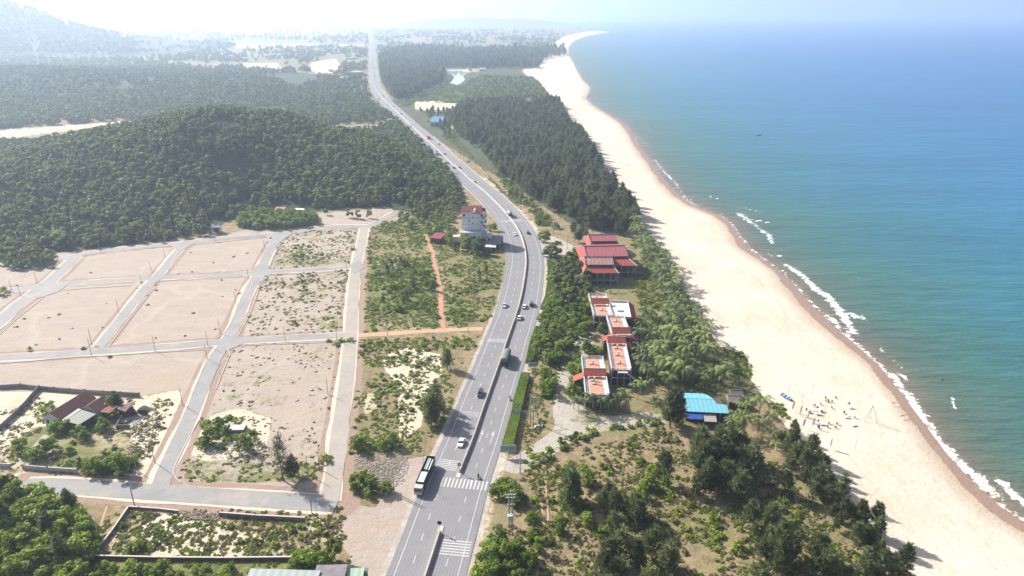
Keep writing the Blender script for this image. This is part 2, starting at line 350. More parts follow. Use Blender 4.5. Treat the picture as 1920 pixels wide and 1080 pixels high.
# land between highway and beach
land = [(1010,430),(1100,440),(1200,440),(1300,582),(1432,745),(1545,885),(1692,1055),(1720,1120),(860,1120),(940,900),(965,830),(1000,700),(1035,560),(1020,480)]
f = P_in(land); green = np.maximum(green, f*(.36+.5*(n1-.4)))
f = P_in([(1000,860),(1240,800),(1290,830),(1200,960),(1130,1080),(960,1080),(990,960)], 4); green *= 1-.3*f; sand = np.maximum(sand, f*.27); red = np.maximum(red, f*.25)
f = P_in([(1120,535),(1230,528),(1255,590),(1200,600),(1140,552)]); green = np.maximum(green, f*.5)
f = P_in([(1185,430),(1210,440),(1300,590),(1430,750),(1400,790),(1190,700),(1200,600),(1260,590),(1200,490)]); forest = np.maximum(forest, f*.5); green = np.maximum(green, f*.5)
f = P_in([(1360,655),(1390,660),(1412,690),(1400,712),(1370,695)], 3)+P_in([(1440,750),(1470,760),(1480,785),(1450,775)], 3)+P_in([(1480,815),(1520,830),(1535,870),(1500,850)], 3); green_b = np.clip(f, 0, 1)
# drive and yard
drive = crom(gl([(968,872),(1000,856),(1030,835),(1062,812),(1100,798),(1160,792),(1240,782)]), 3)
grav = np.maximum(grav, 1-smooth(3.2, 5.2, dline(X, Y, [tuple(p) for p in drive])))
for pl in ([(1040,735),(1070,745),(1110,775),(1200,785),(1245,765),(1250,785),(1180,800),(1060,822),(1010,850),(1040,800),(1035,760)], [(1050,600),(1075,600),(1110,635),(1120,655),(1075,690),(1060,735),(1038,735),(1045,690),(1060,660)],
           [(1000,430),(1030,440),(1065,455),(1090,470),(1070,478),(1022,478),(1012,455)], [(1010,478),(1040,478),(1060,486),(1030,487)]):
    grav = np.maximum(grav, P_in(pl)*.9)
grav = np.maximum(grav, 1-smooth(10.2, 12.6, dline(X, Y, HWC)))
verge = (1-smooth(12.0, 16.5, dline(X, Y, HWC)))*inpoly(gx, gy, [(700,0),(1100,0),(1100,1100),(850,1100),(925,880),(985,620),(1010,500),(960,370),(800,200),(700,180)]); sand = np.maximum(sand, verge*.52)
red = np.maximum(red, P_in([(915,905),(930,925),(915,960),(905,985),(893,985)], 1))
# road margins in the estate
for k, (pl, h) in RW.items():
    d = dline(X, Y, [tuple(p) for p in pl[::2]]); mg = (1-smooth(h+2.6, h+3.4, d)); red = np.maximum(red, mg*.85); green *= 1-mg*.8; sand *= 1-mg*.6
dT = np.minimum(dline(X, Y, [tuple(p) for p in TRACK[::2]]), dline(X, Y, [tuple(p) for p in TRACK2[::2]])+.8)
t_ = 1-smooth(2.0, 3.4, dT); green *= 1-t_; forest *= 1-t_
# far land
far = (gy < 205) & (sd > 30) & (gx < 1120)
green = np.where(far & ~beachm, np.maximum(green, .55+.5*(n2-.5)), green)
for pl, v in (([(780,190),(870,187),(855,205),(830,212),(780,205)], .95), ([(440,80),(690,82),(680,87),(440,92)], .5), ([(455,118),(520,118),(530,130),(460,132)], .9), ([(580,118),(630,110),(640,125),(620,140),(585,135)], .95), ([(430,52),(680,56),(640,66),(420,66)], .5),
              ([(600,140),(690,150),(695,190),(640,200),(600,170)], .45), ([(840,232),(1030,236),(1040,246),(850,246)], .7), ([(-60,248),(60,238),(230,226),(240,234),(80,252),(-60,272)], .55), ([(740,140),(830,128),(900,130),(900,134),(760,146)], .6), ([(960,188),(1030,184),(1045,192),(970,196)], .8),
              ([(900,325),(930,345),(945,365),(915,350),(890,335)], .5), ([(760,60),(1040,62),(1000,76),(760,84)], .35)):
    f = P_in(pl, 1); sand = np.maximum(sand, f*v); green *= 1-f*.8*v
bank = P_in([(690,386),(760,384),(790,395),(750,402),(700,396)], 1)
isf = (Zb > 1.0) | (inpoly(gx, gy, [(-900,330),(0,262),(860,330),(875,380),(790,400),(700,388),(600,396),(430,414),(400,426),(300,452),(110,474),(0,486),(-500,560),(-900,600)]))
forest = np.maximum(forest, soft(isf & (gy < 600), 1))
clay *= 1-forest
f = inpoly(gx, gy, [(700,90),(1120,95),(1012,128),(1055,200),(1190,425),(1085,432),(960,350),(830,270),(720,190)]) & (sd > 30) & ~beachm
forest = np.maximum(forest, np.where(f & (sand < .3), .55, 0))
wetv = 1-smooth(3+4*(n2-.3), 11+9*(n2-.3), sd); wetv = np.where(sd < 4.6+4*(n1-.5)+3*(n2-.5), 1.0, wetv*.9)
wetv = wetv*beachw*np.clip(smooth(70, 230, gy), .35, 1)
for a in (sand, clay, green, grav, red, forest): a *= (1-beachw)
green = np.maximum(green, green_b*.75); 
bw = beachw*(1-green_b*.95)
w1a = np.stack([sand, clay, green, grav], -1); w2a = np.stack([red, wetv, bw, forest], -1)
nr, nc = X.shape; idx = np.arange(nr*nc).reshape(nr, nc)
quads = np.stack([idx[1:, :-1], idx[1:, 1:], idx[:-1, 1:], idx[:-1, :-1]], -1).reshape(-1, 4)
landq = (sd > -45); lq = (landq[1:, :-1] | landq[1:, 1:] | landq[:-1, 1:] | landq[:-1, :-1]).ravel()
bq = (beachw > .5); bqf = bq[1:, :-1].ravel() & lq
hq = ((Zb > 1.5) & (gy < 600))[1:, :-1].ravel() & lq & ~bqf
V = np.stack([X, Y, Z], -1).reshape(-1, 3)
GM = ground_mat()
def sub(name, sel):
    fq = quads[sel]; u, inv = np.unique(fq, return_inverse=True)
    me = mesh_np(name, V[u], inv.reshape(-1, 4), colattrs={'w1': w1a.reshape(-1, 4)[u], 'w2': w2a.reshape(-1, 4)[u]}, mat_=GM, smooth_=True)
    return struct(name, me)
sub('ground', lq & ~bqf & ~hq); sub('beach', bqf); sub('hill', hq)
# ------------------------------------------------------------------ sea
srows = np.concatenate([[24.2,24.4,24.8,25.4,26.2,27.5,29,31,33.5,36], np.arange(38, 120, 2), np.arange(120, 1110, 3), np.arange(1110, 1400, 20)])
scols = np.arange(960, 3000, 3.6); scols = np.concatenate([[-2600, -1500, -600, 0, 400, 600, 700, 760, 800, 840, 880, 920], scols[scols < 1980], np.arange(1980, 2900, 20)])
sx, sy, SX, SY = pixel_grid(srows, scols, -1.2)
ss = shore_dist(SX, SY)
FO = [([(1385,400),(1400,412),(1420,424)], 3, 1), ([(1425,430),(1440,440),(1448,456)], 2.5, 1), ([(1410,412),(1445,418)], 2, .9), ([(1445,478),(1462,480)], 2.2, 1), ([(1475,497),(1500,513),(1520,533),(1537,550)], 2.6, 1.1),
 ([(1528,540),(1555,558),(1580,590),(1600,625)], 3.0, 1.2), ([(1578,585),(1615,596)], 3.4, 1.1), ([(1550,588),(1572,610)], 2.6, .8), ([(1580,625),(1625,662),(1645,680),(1668,705)], 1.7, 1.1), ([(1668,700),(1700,737),(1722,770),(1740,800),(1762,832)], 2.6, 1.15),
 ([(1762,832),(1790,860),(1830,895),(1862,925)], 3.0, 1.2), ([(1875,903),(1900,925),(1930,950)], 2.4, 1.2), ([(1785,745),(1790,765)], .8, 1), ([(1845,740),(1870,746)], .8, .8), ([(1190,212),(1210,232),(1222,250)], 2.5, .7), ([(1195,258),(1212,270)], 2.5, .9), ([(1228,300),(1245,322),(1268,345)], 3.5, 1), ([(1255,330),(1285,368),(1300,380)], 2.2, .9), ([(1325,368),(1345,372)], 2, .8),
 ([(1395,389),(1425,399)], 1.5, .8), ([(1350,398),(1372,418),(1395,452),(1420,478)], 1.0, .85), ([(1084,140),(1098,158)], 4, .7), ([(1060,72),(1064,100),(1078,125)], 5, .7), ([(1105,184),(1150,214),(1180,240)], 1.6, .8), ([(1688,700),(1700,712)], 1.4, 1), ([(1648,650),(1662,665),(1690,690)], 1.0, .7)]
foam = np.zeros_like(SX)
for pl, w_, a_ in FO:
    d = dline(SX, SY, gl(pl, -1.2)); foam = np.maximum(foam, (.55 if pl[0][1] < 350 else .68)*a_*np.exp(-(d/(w_*(.6 if pl[0][1] < 350 else .85)))**2))
foam = np.maximum(foam, .52*np.exp(-((ss+1.0)/1.5)**2)*(1-smooth(250, 700, SY)*.4))
idx = np.arange(SX.size).reshape(SX.shape)
sq = np.stack([idx[1:, :-1], idx[1:, 1:], idx[:-1, 1:], idx[:-1, :-1]], -1).reshape(-1, 4)
m_ = (ss < 12); m_ = (m_[1:, :-1] & m_[1:, 1:] & m_[:-1, 1:] & m_[:-1, :-1]).ravel()
sq = sq[m_]; u_, inv = np.unique(sq, return_inverse=True)
SV = np.stack([SX, SY, np.full_like(SX, -1.2)], -1).reshape(-1, 3)
def sea_mat():
    m = mat('sea'); q = N(m); d = q.attr('dist').outputs['Fac']; fo = q.attr('foam').outputs['Fac']
    nl = q.noise(.018, q.pos((.6, 1.5, 1), -.2), 4); lg = q.math('LOGARITHM', q.math('ADD', q.math('MAXIMUM', d, 0), 4), 10)   # 0.6 .. 4
    f = q.math('DIVIDE', q.math('ADD', q.math('SUBTRACT', lg, .6), q.math('MULTIPLY', q.math('SUBTRACT', nl, .5), .35)), 2.6)
    c = q.ramp(f, [(0, (.26,.19,.13)), (.14, (.17,.155,.105)), (.27, (.095,.15,.11)), (.42, (.055,.16,.14)), (.56, (.035,.165,.215)), (.70, (.032,.175,.32)), (.9, (.032,.17,.40))])
    pt = q.noise(.008, q.pos((.5, 1.6, 1), -.3), 4); c = q.mix(q.math('MULTIPLY_ADD', q.math('SUBTRACT', pt, .5), 3, .3, clamp=True), c, q.mix(.25, c, (.004,.03,.05)))
    w1 = q.noise(.22, q.pos((.35, 1.5, 1), -.18), 4, .6); w2 = q.noise(.75, q.pos((.6, 1.3, 1), .25), 3, .6); w3 = q.noise(.045, q.pos((.4, 1.6, 1), -.1), 3, .5)
    hgt = q.math('ADD', q.math('ADD', q.math('MULTIPLY', w1, 1.6), q.math('MULTIPLY', w2, .5)), q.math('MULTIPLY', w3, 2.5))
    c = q.mix(q.math('MULTIPLY_ADD', q.math('SUBTRACT', w1, .5), 2.5, .5, clamp=True), q.mix(.32, c, (0, .01, .02)), c)
    q.bump(hgt, 1.0, .55)
    fn = q.noise(.45, q.pos((1, 1, 1)), 7, .75); ff = q.math('MULTIPLY_ADD', q.math('SUBTRACT', fn, .52), 3.0, fo)
    ff = q.math('MULTIPLY', q.math('MULTIPLY', q.math('SUBTRACT', ff, .38), 4, clamp=True), q.math('MULTIPLY', fo, 6, clamp=True))
    cap = q.math('MULTIPLY', q.math('SUBTRACT', q.noise(.16, q.pos((.5, 1.8, 1)), 5, .75), .80), 30, clamp=True)
    ff = q.math('MAXIMUM', ff, cap)
    c = q.mix(ff, c, (.82, .82, .80)); q.l(c, q.b.inputs['Base Color'])
    q.l(q.math('MULTIPLY_ADD', ff, .6, .30), q.b.inputs['Roughness']); q.b.inputs['IOR'].default_value = 1.33
    q.b.inputs['Specular IOR Level'].default_value = .5
    return m
struct('sea', mesh_np('sea', SV[u_], inv.reshape(-1, 4), attrs={'dist': -ss.ravel()[u_], 'foam': foam.ravel()[u_]}, mat_=sea_mat(), smooth_=True))
# ponds and the river mouth, sheets over the ground
WM = simple('still_water', (.42,.50,.54), .06, .1, .02, spec=.6)
def sheet(name, pts, z, m, jitter=0, zf=0):
    W = [g3(a, b, zf) for a, b in pts]; mb = MB(); mb.add([(p.x, p.y, z) for p in W], [tuple(range(len(W)))[::-1]]); o = mb.build(name, m); o['kind'] = 'structure'; return o
sheet('lagoon_water', [(832,134),(862,133),(880,137),(868,142),(872,150),(864,157),(850,162),(830,162),(846,154),(852,146),(848,141),(835,139)], .5, WM)
sheet('river_water', [(600,47.2),(780,46.8),(1044,46.6),(1052,50),(1030,51.5),(900,50.5),(760,50.5),(600,50.5)], .8, WM)
# ------------------------------------------------------------------ estate roads
def asphalt(name, base, var, streak=True, cracks=.5, sandy=0):
    m = mat(name); q = N(m); n = q.noise(.5, det=6, rough=.7); nl = q.noise(.07, det=4); nf = q.noise(6, det=3)
    f = q.math('ADD', q.math('MULTIPLY', n, .45), q.math('ADD', q.math('MULTIPLY', nl, .35), q.math('MULTIPLY', nf, .2)))
    f = q.math('MULTIPLY_ADD', q.math('SUBTRACT', f, .5), 2.4, .5, clamp=True)
    c = q.mix(f, tuple(x*(1-var) for x in base), tuple(x*(1+var) for x in base))
    if streak:
        a = q.attr('across').outputs['Fac']
        s1 = q.math('SINE', q.math('MULTIPLY', a, 3.55)); s1 = q.math('POWER', q.math('ABSOLUTE', s1), 3)
        along = q.noise(.22, q.pos((1, 1, 1)), 2)
        c = q.mix(q.math('MULTIPLY', q.math('MULTIPLY', s1, along), .55), c, tuple(x*.62 for x in base))
    if cracks:
        pch = q.math('MULTIPLY', q.math('SUBTRACT', q.noise(.12, det=2), .6), 20, clamp=True); c = q.mix(q.math('MULTIPLY', pch, .35), c, tuple(x*.75 for x in base))
    if sandy:
        sf = q.math('MULTIPLY', q.math('SUBTRACT', q.noise(.10, det=7, rough=.72), .5), 5, clamp=True); c = q.mix(q.math('MULTIPLY', sf, .75), c, (.42,.35,.27))
        jt = q.n('ShaderNodeTexBrick'); q.l(q.pos((.8, .8, .8), .12), jt.inputs['Vector']); jt.inputs['Mortar Size'].default_value = .03; c = q.mix(q.math('MULTIPLY', jt.outputs['Fac'], .25), c, (.12,.11,.10))
    q.l(c, q.b.inputs['Base Color']); q.b.inputs['Roughness'].default_value = .85; q.b.inputs['Specular IOR Level'].default_value = .25; q.bump(nf, .3, .02); return m
PAV = asphalt('estate_pavers', (.265,.262,.258), .16, False, sandy=1); CON = asphalt('dusty_concrete', (.34,.305,.27), .22, False, sandy=1)
SANDM = simple('pale_sand', (.56,.47,.37), .95, .2, .3, spec=.1); DIRT = simple('orange_dirt', (.44,.30,.20), .95, .22, .25, spec=.1)
KERB = simple('kerb', (.42,.38,.35), .9, .2, .4)
zz = .05
for i, (k, (pl, h)) in enumerate(RW.items()):
    n = len(pl); jl = (fbm(np.arange(n)*1., np.zeros(n)+i*7, 6, 3)-.5)*2.2; jr = (fbm(np.arange(n)*1., np.zeros(n)+90+i*7, 6, 3)-.5)*2.2
    v_, f_ = ribbon(pl, -(h+.45+jl), h+1.1+jr, zz+i*.004); me = mesh_np('road_shoulder', v_, f_, mat_=SANDM); o = link('sand_shoulder', me); o['kind'] = 'structure'
    v_, f_ = ribbon(pl, -h, h, zz+.05+i*.004); me = mesh_np('estate_road', v_, f_, mat_=(CON if k == 'third cross' else PAV)); struct('estate_road', me, label='grey paved estate road, the %s one' % k)
# junction fillets
fil = [[(500,438),(560,430),(535,447),(512,462),(502,452)], [(480,498),(470,512),(475,530),(462,545),(500,522),(515,507),(500,495),(506,480)], [(410,640),(430,620),(455,634),(470,638),(420,660),(412,662)], [(270,925),(296,895),(322,895),(318,915),(330,928),(300,935)], [(325,462),(345,452),(372,452),(350,465),(335,476)],
       [(285,520),(298,505),(312,518),(300,525),(288,534)], [(60,552),(110,530),(135,529),(108,548),(70,560)], [(180,660),(190,645),(205,658)], [(655,500),(672,488),(684,502),(665,515)]]
for i, pl in enumerate(fil): sheet('estate_road', pl, zz+.09+i*.004, PAV)
n = len(TRACK); v_, f_ = ribbon(TRACK, -2.0-(fbm(np.arange(n)*1., np.zeros(n), 5)-.5)*1.6, 2.0+(fbm(np.arange(n)*1., np.ones(n)*50, 5)-.5)*1.6, .06); struct('dirt_track', mesh_np('dirt_track', v_, f_, mat_=DIRT))
n = len(TRACK2); v_, f_ = ribbon(TRACK2, -1.1-(fbm(np.arange(n)*1., np.zeros(n)+20, 5)-.5)*1.2, 1.1+(fbm(np.arange(n)*1., np.ones(n)*70, 5)-.5)*1.2, .07); struct('dirt_track', mesh_np('dirt_track', v_, f_, mat_=simple('red_dirt', (.42,.24,.15), .95, .2, .3, spec=.1)))
for pts_ in ([(1012,925),(1016,960),(1021,1000),(1012,1040),(1008,1080),(1014,1120)], [(1022,905),(1027,960),(1030,1000)], [(200,950),(183,1000),(170,1040),(150,1080)], [(1180,590),(1200,597),(1222,600)]):
    Pt = crom(gl(pts_), 2); n = len(Pt); v_, f_ = ribbon(Pt, -.25-(fbm(np.arange(n)*1., np.zeros(n)+33, 4)-.5)*.5, .25+(fbm(np.arange(n)*1., np.ones(n)*44, 4)-.5)*.6, .055); struct('foot_path', mesh_np('foot_path', v_, f_, mat_=DIRT))
# kerbs round the plots: real low edges
def kerb(pts, w_=.35, h=.16, m=KERB):
    Pl = crom(gl(pts), 4); T = np.gradient(Pl, axis=0); T /= np.linalg.norm(T, axis=1)[:, None]; Nn = np.stack([T[:, 1], -T[:, 0]], 1)
    n = len(Pl); prof = [(-w_/2, 0), (-w_/2, h), (w_/2, h), (w_/2, 0)]; V_ = []
    for a, z in prof: V_.append(np.column_stack([Pl+Nn*a, np.full(n, z)]))
    V_ = np.concatenate(V_); f = []
    for k in range(3):
        i = np.arange(n-1); f.append(np.stack([k*n+i, k*n+i+1, (k+1)*n+i+1, (k+1)*n+i], 1))
    return mesh_np('kerb', V_, np.concatenate(f), mat_=m)
for pts in ([(-10,636),(30,600),(72,566),(97,549),(160,541),(247,536)], [(108,518),(118,508),(150,485),(170,475),(322,462)], [(447,630),(470,585),(492,525),(500,517),(655,510)], [(505,500),(528,452),(545,440),(668,428)],
            [(338,512),(312,520),(330,480),(352,462),(500,446),(505,452),(486,490)], [(205,650),(215,635),(290,540),(305,528),(465,520),(440,590),(420,625),(402,637)], [(405,730),(432,665),(445,650),(648,641)], [(0,682),(150,670),(385,657),(390,668),(360,740)], [(340,905),(325,885),(345,840),(372,790)]):
    struct('kerb', kerb(pts))
# ------------------------------------------------------------------ highway
HA = asphalt('highway_asphalt', (.215,.212,.22), .14); PAINT = simple('road_paint', (.46,.46,.455), .6, .12, .8, dirt=(.33,.33,.33))
n = len(HW); HS = np.concatenate([[0], np.cumsum(np.linalg.norm(np.diff(HW, axis=0), axis=1))])
hpy = PXY(HW[:, 0], HW[:, 1])[1]
LW = np.interp(hpy, [330, 400, 440, 520, 600, 680], [9.9, 11, 12.2, 11.3, 10, 9.9]); RWd = np.full(n, 9.9)
def bandmesh(offs, z):
    V_ = []; T = np.gradient(HW, axis=0); T /= np.linalg.norm(T, axis=1)[:, None]; Nn = np.stack([T[:, 1], -T[:, 0]], 1); ac = []
    for o in offs: V_.append(np.column_stack([HW+Nn*np.asarray(o).reshape(-1, 1)*np.ones((n, 1)), np.full(n, z)])); ac.append(np.full(n, 0)+np.broadcast_to(np.asarray(o), (n,)))
    f = []
    for k in range(len(offs)-1):
        i = np.arange(n-1); f.append(np.stack([k*n+i, (k+1)*n+i, (k+1)*n+i+1, k*n+i+1], 1))
    return np.concatenate(V_), np.concatenate(f), np.concatenate(ac)
v_, f_, ac = bandmesh([-LW, -4.2, 0, 4.2, RWd], .12)
hwy = struct('highway', mesh_np('highway', v_, f_, attrs={'across': ac}, mat_=HA), label='grey divided highway curving along the coast')
Thw = np.gradient(HW, axis=0); Thw /= np.linalg.norm(Thw, axis=1)[:, None]; Nhw = np.stack([Thw[:, 1], -Thw[:, 0]], 1)
def at_s(s, off=0):
    p = np.array([np.interp(s, HS, HW[:, 0]), np.interp(s, HS, HW[:, 1])]); nn = np.array([np.interp(s, HS, Nhw[:, 0]), np.interp(s, HS, Nhw[:, 1])]); tt = np.array([np.interp(s, HS, Thw[:, 0]), np.interp(s, HS, Thw[:, 1])])
    return p+nn*off, nn/np.linalg.norm(nn), tt/np.linalg.norm(tt)
def s_of(px, py):
    x, y = G(px, py); return HS[np.argmin(np.hypot(HW[:, 0]-x, HW[:, 1]-y))]
def strip(mb, s0, s1, o0, o1, z=.126, st=4):
    k = max(1, int((s1-s0)/st)); A = []
    for i in range(k+1):
        s = s0+(s1-s0)*i/k; a, _, _ = at_s(s, o0); b, _, _ = at_s(s, o1); A += [(a[0], a[1], z), (b[0], b[1], z)]
    mb.add(A, [(2*i, 2*i+1, 2*i+3, 2*i+2) for i in range(k)])
mb = MB(); strip(mb, 0, 2600, 7.75, 7.95, st=6); mb.build('edge_line', PAINT, hwy)
mb = MB(); strip(mb, 0, 2600, -7.95, -7.75, st=6); mb.build('edge_line', PAINT, hwy)
for off in (4.25, -4.25):
    mb = MB(); s = 2.0
    while s < 1500: strip(mb, s, s+2.6, off-.11, off+.11, st=3); s += 8.2
    mb.build('lane_dashes', PAINT, hwy)
s_n1 = s_of(826, 998); s_n2 = s_of(861, 888)
mb = MB()                                   # zebra crossing in the gap of the median
sc = s_of(858, 903)
for k in range(13): strip(mb, sc-2.2, sc+2.2, -4.6+k*1.12, -4.6+k*1.12+.5, .134)
mb.build('zebra_crossing', PAINT, hwy)
def rumble(px, py, o0, o1, k=6, gap=.9, wd=.35):
    mb = MB(); s = s_of(px, py)
    for i in range(k): strip(mb, s+(i-k/2)*gap, s+(i-k/2)*gap+wd, o0, o1, .132)
    mb.build('rumble_strips', PAINT, hwy)
rumble(868, 872, -7.6, -1.2); rumble(815, 1026, 1.2, 9.3, 6, 1.0, .42); rumble(900, 778, -7.6, -1.0, 5, .7, .2); rumble(953, 643, -8.5, -1.0, 5, .7, .25); rumble(962, 414, -7, 7, 4, 1.2, .4)
for off in (2.3, 6.0):                      # straight-on arrows
    mb = MB(); s = s_of(887, 824); a = lambda ds, do: (*at_s(s+ds, off+do)[0], .133)
    mb.add([a(-3.5, -.12), a(-3.5, .12), a(1, .12), a(1, -.12)], [(0, 1, 2, 3)]); mb.add([a(1, -.5), a(1, .5), a(4, 0)], [(0, 1, 2)]); mb.build('arrow_marking', PAINT, hwy)
mb = MB(); v_, f_ = ribbon(HW[:260], -.9, -.9+.1, .13)
WALLC = simple('barrier_concrete', (.40,.35,.31), .85, .2, .5, dirt=(.25,.22,.2)); REDM = simple('red_paint', (.5,.05,.04), .5); BLACKM = simple('black_rubber', (.02,.02,.02), .8); WHITEM = simple('white_paint', (.78,.78,.76), .5, .05)
def barrier(s0, s1, label):
    k = max(2, int((s1-s0)/4)); prof = [(-.55, .13), (-.32, .35), (-.22, 1.15), (.22, 1.15), (.32, .35), (.55, .13)]; V_ = []; m_ = len(prof)
    for i in range(k+1):
        s = s0+(s1-s0)*i/k; p, nn, _ = at_s(s)
        for a, z in prof: V_.append((p[0]+nn[0]*a, p[1]+nn[1]*a, z))
    f = [(i*m_+j, i*m_+j+1, (i+1)*m_+j+1, (i+1)*m_+j) for i in range(k) for j in range(m_-1)]+[tuple(range(m_)), tuple(k*m_+j for j in range(m_))[::-1]]
    mb = MB(); mb.add(V_, f); o = mb.build('median_barrier', WALLC); tag(o, label, 'barrier'); return o
barrier(0, s_n1-.5, 'concrete median barrier ending at the round sign south of the zebra crossing')
barrier(s_n2+.6, 3000, 'long concrete median barrier starting at the red sign north of the zebra crossing')
def nosesign(s, label, colm):
    p, nn, tt = at_s(s); t = thing('keep_clear_sign', label, 'road sign', (p[0], p[1], 0), math.atan2(tt[1], tt[0])-math.pi/2)
    mb = MB(); mb.tube((0, 0, .1), (0, 0, 3.2), .07); mb.build('post', simple('post_grey', (.5,.5,.5)), t)
    mb = MB(); mb.tube((0, -.06, 3.3), (0, -.10, 3.3), .62, n=20); mb.build('disc', colm, t)
    mb = MB(); mb.box((0, -.12, 3.3), (.8, .03, .2)); mb.build('bar', WHITEM if colm is REDM else BLACKM, t)
nosesign(s_n2+.4, 'red round sign with a pale bar on the barrier end by the zebra crossing', REDM); nosesign(s_n1-.2, 'dark round sign on a post at the barrier end below the crossing', simple('dark_sign', (.05,.04,.04)))
for s, lb in ((s_n2-.8, 'pale kerbed nose of the barrier beside the zebra crossing'), (s_n1+1.0, 'pale kerbed nose of the barrier below the crossing')):
    p, nn, tt = at_s(s); mb = MB(); mb.box((0, 0, .2), (1.5, 2.6, .2), 0, (.85, .85)); o = mb.build('barrier_nose', simple('nose', (.5,.42,.34))); o.location = (p[0], p[1], 0); o.rotation_euler[2] = math.atan2(tt[1], tt[0])-math.pi/2; tag(o, lb, 'traffic island')
# ------------------------------------------------------------------ vehicles
GLASS = simple('dark_glass', (.02,.025,.03), .1, .05, spec=.8); LAMPM = simple('lamp_glass', (.7,.7,.65), .2); TAILM = simple('tail_lamp', (.4,.02,.02), .3); CHROME = simple('grey_metal', (.35,.35,.36), .4, metal=.6)
_pm = {}
def paint(c):
    if c not in _pm:
        m = simple('car_paint', c, .3, .06, spec=.5); m.node_tree.nodes['Principled BSDF'].inputs['Coat Weight'].default_value = .4; _pm[c] = m
    return _pm[c]
def wheels(root, xs, ys, r=.34, w_=.22):
    for x in xs:
        for y in ys:
            sx_ = 1 if x > 0 else -1; mb = MB(); mb.tube((x-sx_*w_, y, r), (x, y, r), r, n=14); t = mb.build('wheel', BLACKM, root)
            mb = MB(); mb.tube((x, y, r), (x+sx_*.02, y, r), r*.55, n=10); mb.build('rim', CHROME, t)
def car(label, col, kind='sedan', name='car'):
    t = thing(name, label, 'car', group='cars on the highway'); Wd = .88
    if kind == 'sedan': L = 2.25; lo = [(-L,.3),(L,.3),(L+.02,.62),(1.95,.82),(1.0,.93),(-1.5,.98),(-L+.05,.9)]; cb = [(-1.75,.93),(1.05,.90),(.35,1.42),(-1.05,1.44)]; rf = [(-1.12,1.41),(.42,1.39),(.3,1.47),(-1.0,1.49)]
    else: L = 2.35; lo = [(-L,.35),(L,.35),(L+.02,.8),(2.0,1.0),(1.2,1.1),(-2.25,1.15),(-L+.02,.95)]; cb = [(-2.28,1.1),(1.25,1.05),(.65,1.72),(-2.0,1.74)]; rf = [(-2.1,1.70),(.72,1.69),(.6,1.78),(-2.0,1.81)]
    mb = MB(); mb.prism(lo, -Wd, Wd); mb.build('body', paint(col), t)
    mb = MB(); n0 = len(cb); mb.add([(-Wd*(.97 if z < 1.2 else .76), a, z) for a, z in cb]+[(Wd*(.97 if z < 1.2 else .76), a, z) for a, z in cb], [tuple(range(n0))[::-1], tuple(range(n0, 2*n0))]+[(i, (i+1) % n0, n0+(i+1) % n0, n0+i) for i in range(n0)]); mb.build('windows', GLASS, t)
    mb = MB(); mb.prism(rf, -Wd*.78, Wd*.78); mb.build('roof', paint(col), t)
    wheels(t, (-Wd, Wd), (-1.4, 1.4))
    for x in (-.62, .62):
        mb = MB(); mb.box((x, L-.02, .68), (.35, .1, .14)); mb.build('headlight', LAMPM, t); mb = MB(); mb.box((x, -L, .8), (.3, .08, .14)); mb.build('tail_light', TAILM, t)
    return t
